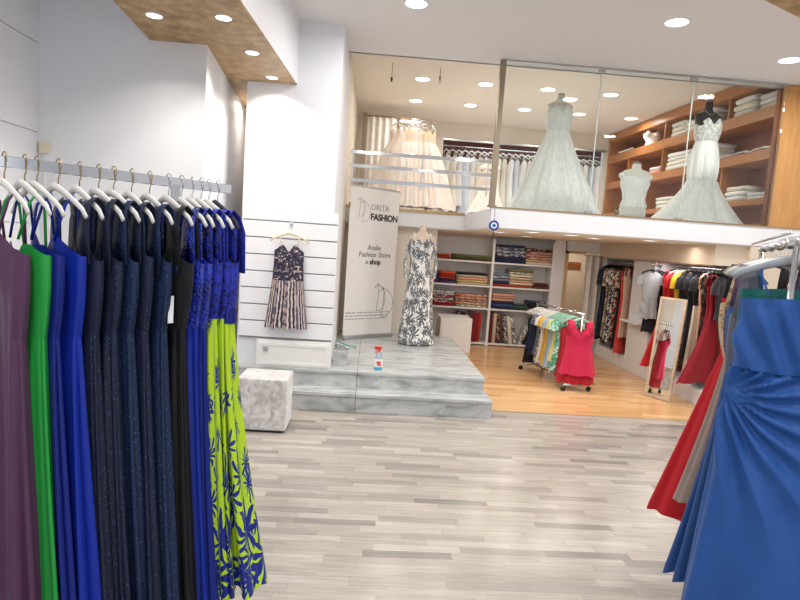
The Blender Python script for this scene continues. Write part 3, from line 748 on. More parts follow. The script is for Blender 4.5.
text_mesh('lettering', 'DRITA', .118, INKL, t, (.375, Yt, 1.855), .0, spacing=1.0)
text_mesh('lettering', 'FASHION', .128, INK, t, (.375, Yt, 1.715), .0048, spacing=.95)
text_mesh('lettering', 'Atelie', .105, INK, t, (bl * .53, Yt, 1.285), .0, 'CENTER')
text_mesh('lettering', 'Fashion', .105, INK, t, (.525, Yt, 1.185), .0, 'RIGHT')
text_mesh('lettering', 'Store', .105, INK, t, (.565, Yt, 1.185), .0)
text_mesh('lettering', 'e ', .105, INK, t, (.33, Yt, 1.08), .0)
text_mesh('lettering', 'shop', .105, INK, t, (.41, Yt, 1.08), .0042)
def scribble(x, z, s, mat, name, r):
    """two slim interlaced letters D, drawn by hand in one thin line each"""
    m = MB()
    for dx, dz, k, wd in ((0, .06, .9, .17), (.1, -.03, 1.0, .2)):
        pts = [(-.07, .36), (.0, .43)]
        pts += [(.012 * math.sin(4 * u), .43 - .43 * u) for u in [q / 6 for q in range(1, 7)]]
        pts += [(wd * math.sin(PI * u) - .03 * u, .205 - .205 * math.cos(PI * u)) for u in [q / 14 for q in range(1, 15)]]
        m.tube([(x + (dx + p[0] * k) * s, Yt, z + (dz + p[1] * k) * s) for p in pts], r, 6, .3)
    m.build(name, mat, t, True)
scribble(.17, 1.7, .7, INKL, 'emblem', .0032)
scribble(.6, .33, 1.05, INK, 'emblem', .0035)
rnd = random.Random(5)
for row, z in enumerate((.37, .325, .28)):           # the three lines of small print, too small to read
    m = MB(); x = .03
    while x < bl - .08:
        w = rnd.uniform(.006, .016); m.box(x, x + w, Yt, Yt + .001, z, z + .016 * rnd.uniform(.5, 1)); x += w + rnd.choice((.009, .009, .01, .014))
    m.build('small_print', INK, t)

# mannequin with palm print dress
SKINM = plain('cream_mannequin', srgb(226, 206, 184), .5)
def mannequin(name, label, loc, mat, H, cat='mannequin', rz=0, neck=.12, torso=.62, sx=1.0, arms=False, pole=True, capmat=None):
    """dress form: H is the height of the shoulders above the base"""
    t = thing(name, label, cat, loc, rz)
    R = []
    prof = [(-torso, .10, .08), (-torso + .04, .15, .1), (-torso + .14, .165, .115), (-torso + .26, .13, .1), (-torso + .34, .118, .092), (-torso + .46, .145, .108), (-.1, .15, .11), (-.035, .17, .075), (-.008, .13, .06), (.02, .065, .055), (.05, .048, .05), (neck, .045, .047)]
    for z, a, b in prof:
        if z < -.3: a *= .8; b *= .85
        R.append([(a * sx * math.cos(2 * PI * k / 32), b * math.sin(2 * PI * k / 32) - (.02 * math.exp(-((z + .17) / .07) ** 2) if math.sin(2 * PI * k / 32) < 0 else 0), H + z) for k in range(32)])
    MB().rings(R, True, True).build('torso', mat, t, True)
    MB().lathe([(.047, H + neck), (.046, H + neck + .012), (.02, H + neck + .02)], seg=20).build('neck_cap', capmat or mat, t, True)
    if pole:
        MB().tube([(0, 0, .02), (0, 0, H - torso + .02)], .016, 10).build('pole', STEEL, t, True)
        MB().lathe([(.16, 0), (.16, .012), (.03, .025)], seg=28).build('base', STEEL, t, True)
    return t
def dress_on(name, label, cat, loc, H, skirt, bodice, hem, hemd, waistz, folds, amp, rz=0, zhem=.02, hipfit=0, knee=.5, neck='sweet', bust=(.165, .125), waist=(.13, .105), top=-.11, seed=1, nth=120, nz=40, shift=(0, 0), flare=1.2, train=0, layers=()):
    """gown worn by a dress form whose shoulders are H above the base"""
    t = thing(name, label, cat, loc, rz)
    rnd = random.Random(seed); p1, p2, p3 = [rnd.uniform(0, 6.28) for _ in range(3)]
    zw = H + waistz; zt = H + top
    def ring(s, f, a, b, z, grow=0, am=1.0):
        row = []
        for k in range(nth):
            th = 2 * PI * k / nth
            fo = (math.sin(folds * th + p1) + .6 * math.sin((folds + 4) * th + p2 + s) + .35 * math.sin((folds * 2 + 1) * th + p3)) / 1.8
            off = am * amp * (1 - s) ** .6 * fo + grow
            c, sn = math.cos(th), math.sin(th); L = math.hypot(c / a, sn / b)
            tr = train * f * (1 + c) * .5
            row.append((a * c + c / a / L * off + shift[0] * f + tr, b * sn + sn / b / L * off + shift[1] * f, z + (.012 * fo if s == 0 else 0)))
        return row
    def prof(s):
        f = (1 - s) ** flare; a, b = lerp(waist[0], hem, f), lerp(waist[1], hemd, f)
        if hipfit:
            f = max(0, (hipfit - s) / hipfit) ** 1.3
            a, b = lerp(waist[0], hem, f), lerp(waist[1], hemd, f)
            g = math.sin(PI * min(1, max(0, (s - .35) / .65))) ; a += .05 * g; b += .04 * g
        return f, a, b
    R = []; uv = []
    for i in range(nz + 1):
        s = i / nz; f, a, b = prof(s); R.append(ring(s, f, a, b, lerp(zhem, zw, s))); uv += [(k / nth * 1.6, lerp(zhem, zw, s)) for k in range(nth)]
    MB().rings(R, uv=uv).build('skirt', skirt, t, True)
    for q, (mat, grow) in enumerate(layers):
        R = []
        for i in range(nz + 1):
            s = i / nz; f, a, b = prof(s); R.append(ring(s, f, a + .005, b + .005, lerp(zhem, zw, s), grow * (1 - s), 1.35))
        MB().rings(R).build('overlay', mat, t, True)
    R = []; uv = []
    for i in range(9):
        q = i / 8; row = []
        for k in range(nth):
            th = 2 * PI * k / nth; g = math.sin(min(1, q * 1.3) * PI / 2)
            a, b = lerp(waist[0], bust[0], g), lerp(waist[1], bust[1], g)
            z = zw + (zt + necktop(neck, th) - zw) * q
            extra = .014 * math.exp(-((abs(math.cos(th)) - .42) / .25) ** 2 - ((q - .7) / .3) ** 2) if math.sin(th) < 0 else 0
            row.append((a * math.cos(th), (b + extra) * math.sin(th), z)); uv.append((k / nth * 1.6, z))
        R.append(row)
    MB().rings(R, uv=uv).build('bodice', bodice, t, True)
    return t, zw, zt
PALMG = leaf_mat('grey_palm_print', srgb(236, 234, 230), srgb(92, 98, 104), 5.5, .5, .56, .7, 4.0, .6, srgb(222, 222, 220))
mannequin('mannequin', 'headless cream mannequin on the podium wearing the palm leaf dress', (.70, 8.15, .385), SKINM, 1.55)
t, zw, zt = dress_on('long_dress', 'white long dress with grey palm leaf print on the podium mannequin', 'dress', (.70, 8.15, .385), 1.55, PALMG, PALMG, .25, .2, -.36, 7, .022, waist=(.145, .115), bust=(.175, .13), top=-.09, seed=4, zhem=.015)
for sg in (-1, 1):
    MB().tube([(sg * .1, -.125, zt - .02), (sg * .115, -.06, 1.54), (sg * .115, .0, 1.565), (sg * .1, .1, 1.45)], .009, 8).build('strap', PALMG, t, True)
    R = []
    for q, (x, z, w) in enumerate(((.12, 1.53, .03), (.19, 1.38, .05), (.215, 1.15, .055), (.2, .95, .06))):
        R.append([(sg * x + w * .45 * math.cos(a), w * math.sin(a), z) for a in [2 * PI * k / 12 for k in range(12)]])
    MB().rings(R, uv=[(k / 24 + .1 * sg, r[0][2]) for r in R for k in range(12)]).build('cape_sleeve', PALMG, t, True)
R = [[(lerp(.14, .18, q) * math.cos(2 * PI * k / 40), (.13 + .012 * math.sin(q * 14)) * math.sin(2 * PI * k / 40) - .012, zt - .1 + .1 * q - .03 * abs(math.sin(2 * PI * k / 40))) for k in range(40)] for q in [j / 10 for j in range(11)]]
MB().rings(R, uv=[(k / 40 * 1.6, r[0][2]) for r in R for k in range(40)]).build('draped_neckline', PALMG, t, True)

# white counter cube beside the shelves
t = thing('display_cube', 'white cube counter between the podium and the fabric shelves', 'counter', (1.52, 10.0, 0))
MB().box(-.27, .27, -.27, .3, .0, .56).build('body', MELA, t, bevel=.004)
MB().box(-.275, .275, -.275, .305, .56, .59).build('top', MELA, t, bevel=.004)

# blue eye charm at the fascia corner
t = thing('eye_charm', 'round blue eye charm hanging at the left fascia corner', 'charm', (1.425, 6.86, 2.08))
def disc(r, y0, y1, mat, name, par, z=0):
    R = [[(r * math.cos(2 * PI * k / 28), y, z + r * math.sin(2 * PI * k / 28)) for k in range(28)] for y in (y0, y1)]
    return MB().rings(R, True, True).build(name, mat, par)
disc(.06, 0, -.012, plain('cobalt_glass', srgb(24, 50, 150), .1), 'disc', t)
disc(.036, -.012, -.016, plain('white_glass', srgb(238, 240, 245), .1), 'white_ring', t)
disc(.024, -.016, -.019, plain('pale_blue_glass', srgb(100, 170, 220), .1), 'iris', t)
disc(.012, -.019, -.022, BLACKP, 'pupil', t)
MB().tube([(0, -.004, .058), (0, -.004, .16), (0, .02, .2)], .003, 6).build('cord', BLACKP, t, True)
MB().tube([(0, -.004, -.06), (.004, -.006, -.12)], [.004, .007], 6).build('tassel', INK, t, True)

# power box on the left back wall
t = thing('wall_socket', 'small cream junction box high on the left wall corner', 'socket', (-2.83, 5.2, 2.4))
MB().box(-.04, .04, -.035, 0, -.05, .05).build('cover', plain('cream_plastic', srgb(226, 214, 190), .5), t, bevel=.006)
MB().box(-.008, .008, -.012, 0, -1.2, -.05).build('cable_duct', WHITE, t)

# ------------------------------------------------------------------ fabric shelves at the back
t = thing('shelving_unit', 'white open shelving unit full of folded fabrics at the back', 'shelf', (2.19, 10.62, 0))
for x0, x1 in ((-1.19, -1.15), (.04, .085), (1.17, 1.21)): MB().box(x0, x1, 0, .4, 0, 1.99).build('upright', MELA, t, bevel=.003)
for z in (.05, .7, 1.12, 1.565):
    for x0, x1 in ((-1.15, .04), (.085, 1.17)): MB().box(x0, x1, .005, .38, z - .03, z).build('shelf', MELA, t, bevel=.002)
MB().box(-1.15, 1.17, .38, .395, 0, 1.99).build('back_panel', MELA, t)
SX, SY = 2.19, 10.62
FC = {}
def fab(key):
    if key in FC: return FC[key]
    C = dict(red=(176, 44, 36), orange=(206, 92, 48), rust=(168, 70, 44), green=(78, 108, 58), olive=(122, 118, 78), navy=(36, 44, 78), blue=(66, 84, 140), slate=(120, 130, 150), black=(34, 34, 38),
             beige=(206, 184, 158), cream=(228, 218, 196), pink=(206, 150, 140), peach=(222, 170, 140), purple=(96, 56, 112), wine=(104, 32, 40), grey=(150, 148, 150), yellow=(216, 190, 120), darkgreen=(40, 66, 56), white=(232, 230, 228), brown=(96, 64, 52), darkred=(140, 28, 36))
    P = {'black floral': ('black', ('beige', 'wine')), 'navy patterned': ('navy', ('slate', 'white')), 'pink patterned': ('pink', ('wine', 'cream')), 'red and white printed': ('red', ('white', 'black')),
         'orange printed': ('beige', ('orange', 'red')), 'black and white printed': ('white', ('black', 'grey')), 'blue printed': ('slate', ('navy', 'white')), 'multicoloured printed': ('beige', ('red', 'navy')), 'grey printed': ('grey', ('black', 'white')), 'green printed': ('cream', ('olive', 'green')), 'black spotted': ('black', ('white', 'grey'))}
    if key in P: m = print_mat('fabric_' + key.replace(' ', '_'), srgb(*C[P[key][0]]), tuple(srgb(*C[c]) for c in P[key][1]), 22, .55)
    else:
        k = key.split()[-1]; k = {'green': 'darkgreen', 'red': 'darkred'}.get(k, k) if key.startswith('dark ') else k
        m = cloth('fabric_' + key.replace(' ', '_'), srgb(*C[k]), .8, .2, 200)
    FC[key] = m
    return m
frnd = random.Random(11)
def folded(x, y, z, w, d, h, mat, label, group, rz=0.0, name='folded_fabric', cat='fabric'):
    """one folded length of cloth: rounded front fold, slightly sagging top"""
    R = []; n = 14; sd = frnd.uniform(0, 6)
    for i in range(7):
        u = i / 6; xx = (u - .5) * w; e = .96 if i in (0, 6) else 1.0
        row = []
        for k in range(n):
            a = 2 * PI * k / n; c, s_ = math.cos(a), math.sin(a)
            px_ = math.copysign(abs(c) ** .35, c) * d / 2 * e; pz = h / 2 + math.copysign(abs(s_) ** .5, s_) * h / 2 * (e if s_ > 0 else 1)
            if s_ > 0: pz += .05 * h * math.sin(6 * u + sd)
            row.append((xx, px_ + .006 * math.sin(9 * u + sd), max(0, pz)))
        R.append(row)
    o = MB().rings(R, True, True).build(name, mat, None, True)
    o.location = (x, y, z); o.rotation_euler = (0, 0, rz)
    return tag(o, label, cat, group)
def stack(where, grp, x, z, w, cols, h=.03, d=.3, yo=.17, base=(SX, SY)):
    n = len(cols); zz = z
    for i, c in enumerate(cols):                   # bottom to top
        k = n - 1 - i
        o = ('topmost', 'second from top', 'third from top', 'fourth from top', 'fifth from top', 'sixth from top', 'seventh from top', 'eighth from top')[k]
        if i == n - 1 and n == 1: o = 'lying alone'
        hh = h * frnd.uniform(.85, 1.15)
        folded(base[0] + x + frnd.uniform(-.012, .012), base[1] + yo + frnd.uniform(-.01, .01), zz, w * frnd.uniform(.93, 1.0), d, hh, fab(c),
               'folded %s fabric, %s, %s' % (c, o, where), grp, frnd.uniform(-.03, .03))
        zz += hh + .001
G1 = 'folded fabrics on the white shelves'
stack('top shelf far left stack', G1, -.93, 1.565, .4, ('rust', 'red', 'orange'), .034)
stack('top shelf green stack left of the divider', G1, -.33, 1.565, .72, ('brown', 'green', 'olive'), .036)
stack('top right bay, navy stack by the divider', G1, .39, 1.565, .56, ('navy', 'navy', 'navy patterned', 'blue printed', 'navy patterned', 'navy'), .054, .32)
stack('top right bay, pink stack at the far right', G1, .92, 1.565, .48, ('cream', 'peach', 'pink patterned', 'pink', 'pink patterned', 'black floral'), .052, .32)
stack('second shelf purple pile at far left', G1, -1.04, 1.12, .2, ('purple', 'blue', 'purple', 'navy'), .05)
stack('second shelf red pile beside the purple', G1, -.77, 1.12, .3, ('purple', 'navy', 'red', 'red', 'orange'), .044)
stack('second shelf beige pile left of the divider', G1, -.3, 1.12, .58, ('beige', 'yellow', 'peach', 'beige', 'black'), .042)
stack('second right bay, slate pile by the divider', G1, .25, 1.12, .32, ('red', 'navy', 'slate', 'blue printed', 'slate'), .05)
stack('second right bay, pale pile behind the dark rolls', G1, .62, 1.12, .46, ('rust', 'cream', 'peach', 'beige', 'cream', 'green printed', 'olive'), .046)
stack('second right bay, wine pile at right end', G1, 1.0, 1.12, .3, ('brown', 'wine'), .05, .3)
stack('third shelf printed pile at far left', G1, -.87, .7, .52, ('dark red', 'red and white printed', 'grey printed', 'red and white printed', 'grey printed', 'black and white printed'), .045)
stack('third shelf orange printed pile left of divider', G1, -.28, .7, .6, ('green printed', 'orange printed', 'multicoloured printed', 'orange printed', 'orange printed'), .045)
stack('third right bay, peach pile by the divider', G1, .32, .7, .42, ('navy', 'blue', 'navy', 'peach', 'pink', 'peach'), .045)
stack('third right bay, dark green pile', G1, .66, .7, .24, ('dark green', 'green', 'dark green'), .036)
stack('third right bay, black pile at right end', G1, .97, .7, .36, ('grey', 'black', 'black', 'navy'), .042)
stack('pink pile in the bottom bay', G1, 1.02, .05, .3, ('pink patterned', 'pink patterned', 'black and white printed', 'pink'), .05)
# fabric bolts standing on the bottom shelf
def bolt(x, lean, h, c, label, w=.075, d=.2, y=.14):
    R = []
    for z, e in ((0, .9), (.01, 1), (h * .33, 1.03), (h * .66, 1.0), (h - .012, 1), (h, .88)):
        R.append([(math.copysign(abs(math.cos(a)) ** .5, math.cos(a)) * w / 2 * e, math.copysign(abs(math.sin(a)) ** .4, math.sin(a)) * d / 2 * e, z) for a in [2 * PI * k / 16 for k in range(16)]])
    o = MB().rings(R, True, True).build('fabric_bolt', fab(c), None, True)
    o.location = (SX + x, SY + y, .052); o.rotation_euler = (0, lean, 0)
    tag(o, label, 'fabric', 'fabric bolts on the bottom shelf')
for i, (c, w) in enumerate((('black floral', .075), ('black', .07), ('black floral', .085), ('brown', .06), ('dark red', .085), ('red', .07))):
    bolt((-.52, -.44, -.355, -.275, -.19, -.1)[i], .04, .56 - .012 * (i % 3), c, 'upright bolt of %s fabric, %s from the left in the bottom left bay' % (c, ('first', 'second', 'third', 'fourth', 'fifth', 'sixth')[i]), w)
for i, (c, w, x, le) in enumerate((('wine', .06, .13, 0), ('beige', .07, .2, 0), ('black floral', .08, .285, -.07), ('brown', .06, .36, -.1), ('black spotted', .08, .44, -.13), ('cream', .075, .53, -.16), ('grey printed', .07, .615, -.2))):
    bolt(x, le, .57 - .01 * i, c, 'upright bolt of %s fabric, %s from the divider in the bottom right bay' % (c, ('first', 'second', 'third', 'fourth', 'fifth', 'sixth', 'seventh')[i]), w)
bolt(.7, .36, .58, 'black and white printed', 'leaning black and white printed bolt tilted right in the bottom bay', .07)
bolt(.79, .36, .6, 'black', 'leaning black bolt tilted right in the bottom bay', .08)

# ------------------------------------------------------------------ fitting room curtain and hook board
def curtain(name, label, x0, x1, y, z0, z1, mat, folds=6, amp=.035, cat='curtain', rodmat=STEEL, rings=True, rod=None):
    t = thing(name, label, cat, ((x0 + x1) / 2, y, z0))
    n = folds * 12; R = []; w = x1 - x0; rn = random.Random(int(x0 * 100))
    ph = [rn.uniform(-.4, .4) for _ in range(n + 1)]
    vs = []; fs = []; rows = 8
    for j in range(rows + 1):
        q = j / rows
        for k in range(n + 1):
            u = k / n
            vs.append(((u - .5) * w, amp * (1.1 - .35 * q) * math.sin(2 * PI * folds * u + .5 * math.sin(5 * u)) , q * (z1 - z0)))
    for j in range(rows):
        for k in range(n): fs.append((j * (n + 1) + k, j * (n + 1) + k + 1, (j + 1) * (n + 1) + k + 1, (j + 1) * (n + 1) + k))
    MB().add(vs, fs).build('panel', mat, t, True)
    r0, r1 = rod or (-w / 2 - .05, w / 2 + .05)
    MB().tube([(r0, 0, z1 - z0 + .012), (r1, 0, z1 - z0 + .012)], .011, 10).build('rod', rodmat, t, True)
    if rings:
        for k in range(folds + 1):
            a = (k / folds - .5) * w * .97
            MB().tube([(a - .006, 0, z1 - z0 + .012), (a + .006, 0, z1 - z0 + .012)], .022, 12).build('ring', rodmat, t, True)
    return t
CURT = cloth('ivory_curtain', srgb(238, 233, 225), .85, .2, 300)
curtain('curtain', 'ivory curtain drawn aside at the fitting room opening', 3.94, 4.34, 10.48, .03, 1.79, CURT, 3, .06)
t = thing('coat_rack', 'brown wooden hook board on the fitting room back wall', 'coat rack', (4.12, 11.78, 1.57))
MB().box(-.2, .2, -.02, 0, -.06, .08).build('board', CABD, t, bevel=.004)
for k in range(4): MB().tube([(-.14 + k * .095, -.02, .03), (-.14 + k * .095, -.06, .02), (-.14 + k * .095, -.07, .05)], .007, 6).build('hook', BRASS, t, True)

# ------------------------------------------------------------------ low rolling rack in the middle of the rear room
CA = Vector((2.58, 8.66)); CB = Vector((2.82, 7.46)); CD = (CB - CA); CL = CD.length; CD = CD / CL; ZC = 1.03
yc = math.atan2(CD.y, CD.x)
t = thing('garment_rack', 'low rolling rack of short dresses on the orange wooden floor', 'clothes rack', ((CA.x + CB.x) / 2, (CA.y + CB.y) / 2, 0), yc)
MB().tube([(-CL / 2 - .06, 0, ZC), (CL / 2 + .06, 0, ZC)], .012, 10).build('top_bar', CHROME, t, True)
for sx in (-1, 1):
    MB().tube([(sx * (CL / 2 + .02), 0, .09), (sx * (CL / 2 + .02), 0, ZC)], .012, 10).build('upright', STEEL, t, True)
    MB().tube([(sx * (CL / 2 + .02), -.2, .085), (sx * (CL / 2 + .02), .2, .085)], .013, 10).build('foot', STEEL, t, True)
    for sy in (-1, 1):
        MB().tube([(sx * (CL / 2 + .02) - .012, sy * .19, .032), (sx * (CL / 2 + .02) + .012, sy * .19, .032)], .032, 16).build('caster', BLACKP, t, True)
MB().tube([(-CL / 2, 0, .1), (CL / 2, 0, .1)], .01, 8).build('lower_rail', STEEL, t, True)
F = lambda r, g, b, n: cloth(n, srgb(r, g, b), .75, .2, 300)
MINT = print_mat('mint_floral', srgb(120, 190, 160), (srgb(220, 236, 224), srgb(60, 140, 110)), 16, .56)
ANIM = print_mat('grey_print', srgb(120, 112, 112), (srgb(34, 32, 36), srgb(190, 180, 172)), 20, .54)
CENTRE = [('black', F(30, 30, 34, 'black_top'), 0, .12), ('navy', F(34, 46, 84, 'navy_top'), 0, .35), ('black', F(30, 30, 34, 'black_top'), 0, .22), ('dark navy', F(32, 40, 70, 'dark_navy_top'), 0, .3), ('slate blue', F(98, 112, 128, 'slate_top'), 1, .3), ('grey printed', ANIM, 1, .16),
          ('white', F(228, 226, 222, 'white_top'), 1, .2), ('mustard yellow', F(222, 168, 58, 'mustard_top'), 1, .26), ('pale mustard', F(228, 184, 90, 'mustard_pale'), 1, .2), ('pale blue', F(158, 186, 204, 'pale_blue_top'), 1, .18), ('light grey blue', F(170, 190, 200, 'grey_blue_top'), 1, .2), ('pale yellow', F(222, 206, 130, 'pale_yellow_top'), 1, .3),
          ('mint floral', MINT, 1, .17), ('mint floral', MINT, 1, .2), ('dark red', F(140, 30, 44, 'dark_red_top'), 0, .14), ('red', F(196, 36, 52, 'red_top'), 0, .1)]
ORD = ['first', 'second', 'third', 'fourth', 'fifth', 'sixth', 'seventh', 'eighth', 'ninth', 'tenth', 'eleventh', 'twelfth', 'thirteenth', 'fourteenth', 'fifteenth', 'sixteenth', 'seventeenth', 'eighteenth', 'nineteenth', 'twentieth', 'twenty-first', 'twenty-second', 'twenty-third', 'twenty-fourth', 'twenty-fifth']
yw = yc + PI / 2 - .12
nC = len(CENTRE) + 2
for i, (c, mt, tee, hz) in enumerate(CENTRE):
    p = CA + CD * (CL * (.02 + .9 * i / (nC - 2)))
    w = frnd.uniform(-.06, .06)
    garment('short_dress', 'short %s dress on the low rolling rack, %s from its far end' % (c, ORD[i]), 'dress', (p.x, p.y, ZC + .012), yw + w, hz, mt, None, 'thin', None, 'vee', 'dresses on the low rolling rack',
            bust=(.15, .035), waist=(.14, .032), hem=(.185, .04), bod=.24, strap_len=.1, folds=6, amp=.012, seed=70 + i, nth=40, nz=8, tee=bool(tee), sleeve=.09 if tee else 0, drop=.11)
    hanger((p.x, p.y, ZC + .012), yw + w, HANGY if i > 8 else HANGW, '%s hanger on the low rolling rack, %s from its far end' % ('mint' if i > 8 else 'white', ORD[i]), 'hangers on the low rolling rack', w=.18)
M_pink = F(196, 36, 76, 'raspberry_crepe'); M_dr = F(176, 24, 44, 'cherry_crepe')
for i, (c, mt, hz, f) in enumerate((('cherry red', M_dr, .1, .975), ('raspberry pink', M_pink, .22, 1.0))):
    p = CA + CD * (CL * f)
    garment('short_dress', '%s dress at the near end of the low rolling rack' % c, 'dress', (p.x, p.y, ZC + .012), yw - .3, hz, mt, None, 'wide', None, 'sweet', 'dresses on the low rolling rack',
            bust=(.175, .06), waist=(.165, .055), hem=(.245, .1), bod=.2, strap_len=.12, folds=7, amp=.016, seed=90 + i, nth=72, nz=16, drop=.11)
    hanger((p.x, p.y, ZC + .012), yw - .3, HANGY, 'mint hanger on the low rolling rack holding the %s dress' % c, 'hangers on the low rolling rack', w=.17)

# ------------------------------------------------------------------ right-hand niches
def rail(label, x, y0, y1, z):
    t = thing('clothes_rail', label, 'clothes rail', (x, y0, z))
    MB().tube([(0, 0, 0), (0, y1 - y0, 0)], .012, 10).build('bar', CHROME, t, True)
    for y in (.03, y1 - y0 - .03):
        MB().tube([(0, y, 0), (4.98 - x, y, 0)], .009, 8).build('bracket', STEEL, t, True)
    return t
rail('chrome clothes rail in the niche next to the curtain', 4.3, 9.22, 10.4, 1.72)
rail('chrome clothes rail in the niche behind the leaning mirror', 4.46, 7.0, 8.46, 1.74)
LEO = print_mat('animal_print', srgb(214, 198, 172), (srgb(54, 46, 44), srgb(130, 104, 84)), 18, .55)
BWF = print_mat('black_white_floral', srgb(226, 222, 216), (srgb(34, 34, 40), srgb(70, 70, 80)), 14, .54)
REDF = print_mat('red_floral', srgb(224, 210, 196), (srgb(196, 36, 40), srgb(60, 30, 36)), 10, .52)
NVP = print_mat('navy_spotted', srgb(36, 42, 66), (srgb(110, 116, 136),), 34, .62)
BLKF = print_mat('black_floral_dress', srgb(30, 28, 32), (srgb(150, 46, 46), srgb(120, 110, 96)), 16, .58)
NICHE1 = [(10.28, 'navy spotted', NVP, .32, 1), (10.2, 'dark navy', F(32, 40, 66, 'dark_navy_top2'), .4, 1), (10.1, 'animal print', LEO, .4, 1), (10.0, 'black and white floral', BWF, .36, 1), (9.9, 'pale floral', BWF, .32, 1), (9.82, 'red floral', REDF, .36, 1), (9.74, 'animal print', LEO, .3, 1), (9.66, 'black', F(28, 28, 32, 'black_top'), .3, 0), (9.58, 'coral red', F(224, 74, 66, 'coral_crepe'), .22, 0), (9.51, 'blush beige', F(222, 188, 168, 'blush_crepe'), .5, 0)]
for i, (y, c, mt, hz, tee) in enumerate(NICHE1):
    yw_ = math.radians(36 + (i * 29 % 7 - 3) * 2.5)
    x = 4.3; y = 10.28 - (10.28 - y) * 1.2
    garment('dress', 'long %s dress in the niche beside the curtain, %s from the curtain' % (c, ORD[i]), 'dress', (x, y, 1.735), yw_, hz, mt, None, 'wide', None, 'vee', 'dresses in the niche beside the curtain',
            bust=(.2, .04), waist=(.17, .036), hem=(.22, .04), bod=.36, strap_len=.1, folds=5, amp=.012, seed=120 + i, nth=44, nz=8, tee=bool(tee), sleeve=.25 if tee else 0, drop=.1)
    hanger((x, y, 1.735), yw_, HANGB, 'black hanger beside the curtain, %s from the curtain' % ORD[i], 'hangers in the niche beside the curtain', w=.19, drop=.05)
# two dresses on an arm of the white pier
t = thing('garment_hook', 'chrome display arm on the white pier between the niches', 'hook', (4.32, 8.498, 1.72))
MB().tube([(0, 0, 0), (-.12, -.06, 0), (-.16, -.09, .0), (-.18, -.1, .03)], .008, 8).build('arm', CHROME, t, True)
MB().box(-.03, .03, -.006, .0, -.04, .04).build('plate', CHROME, t)
M_silver = satin('silver_grey_satin', srgb(168, 172, 176), .4)
garment('draped_dress', 'short silvery grey draped dress hanging before the white pier', 'dress', (4.18, 8.42, 1.73), math.radians(-12), .93, M_silver, None, 'wide', None, 'vee', None, bust=(.14, .05), waist=(.11, .045), hem=(.13, .05), bod=.3, strap_len=.1, folds=5, amp=.012, seed=150, diag=.012, nth=72, nz=24, tee=True, sleeve=.1, drop=.1)
hanger((4.18, 8.42, 1.73), math.radians(-12), HANGB, 'black hanger on the white pier holding the silvery grey dress', None, w=.15, drop=.05)
garment('long_dress', 'narrow black dress close behind the silvery grey draped one', 'dress', (4.28, 8.46, 1.73), math.radians(-20), .72, F(26, 28, 38, 'ink_crepe'), None, 'wide', None, 'vee', None, bust=(.13, .04), waist=(.12, .04), hem=(.15, .045), bod=.3, strap_len=.1, folds=5, amp=.01, seed=151, nth=44, nz=8, drop=.1)
hanger((4.28, 8.46, 1.73), math.radians(-20), HANGB, 'black hanger on the white pier holding the narrow black dress', None, w=.15, drop=.05)
MB_ = MB().box(4.08, 4.25, 8.6, 9.15, .8, .825).build('ledge', MELA, None, bevel=.003); tag(MB_, 'narrow white ledge on the pier below the grey dress', 'ledge')
M_scar = F(206, 34, 40, 'scarlet_crepe'); M_bur = satin('burgundy_chiffon', srgb(140, 18, 34), .6)
NICHE2 = [  # y, colour, mat, hem, hem width, shift, tee, bodice
    (8.34, 'scarlet', M_scar, .26, .36, -.14, 0, None), (8.24, 'bright red', M_scar, .3, .3, -.1, 1, None), (8.14, 'deep red', M_bur, .34, .3, -.06, 1, None), (8.05, 'yellow', F(236, 190, 40, 'yellow_crepe'), .95, .19, 0, 1, None),
    (7.95, 'black', F(26, 26, 30, 'black_top'), .9, .18, 0, 1, None), (7.86, 'plain black', F(26, 26, 30, 'black_top'), .4, .17, 0, 1, None), (7.77, 'dark floral', BLKF, .3, .18, 0, 0, None), (7.68, 'inky black', F(30, 30, 38, 'ink_top'), .5, .17, 0, 1, None), (7.57, 'black and cream', F(226, 216, 196, 'cream_crepe'), .32, .2, -.02, 1, F(26, 26, 30, 'black_top')),
    (7.46, 'peach', F(222, 170, 140, 'peach_crepe'), .34, .1, .04, 0, None), (7.37, 'dark printed', BLKF, .26, .18, 0, 0, None), (7.27, 'wine red', M_bur, .32, .26, -.14, 0, None), (7.17, 'burgundy chiffon', M_bur, .3, .38, -.26, 0, None), (7.08, 'charcoal', F(40, 38, 44, 'charcoal_crepe'), 1.1, .14, 0, 1, None)]
for i, (y, c, mt, hz, hw, sh, tee, bo) in enumerate(NICHE2):
    yw_ = math.radians(30 + (i * 17 % 7 - 3) * 2)
    garment('dress', '%s dress in the niche behind the mirror, %s from the white pier' % (c, ORD[i]), 'dress', (4.46, y, 1.755), yw_, hz, mt, bo, 'wide', None, 'vee', 'dresses in the niche behind the mirror',
            bust=(.19, .042), waist=(.15, .038), hem=(hw, .05), bod=.32, strap_len=.1, folds=6, amp=.014, seed=170 + i, nth=56, nz=12, tee=bool(tee), sleeve=.14 if tee else 0, drop=.1, shift=(sh, 0))
    hm, hn = ((HANGW, 'white') if i in (1, 2, 3, 9) else (HANGB, 'black'))
    hanger((4.46, y, 1.755), yw_, hm, '%s hanger behind the mirror, %s from the white pier' % (hn, ORD[i]), 'hangers in the niche behind the mirror', w=.19, drop=.05)
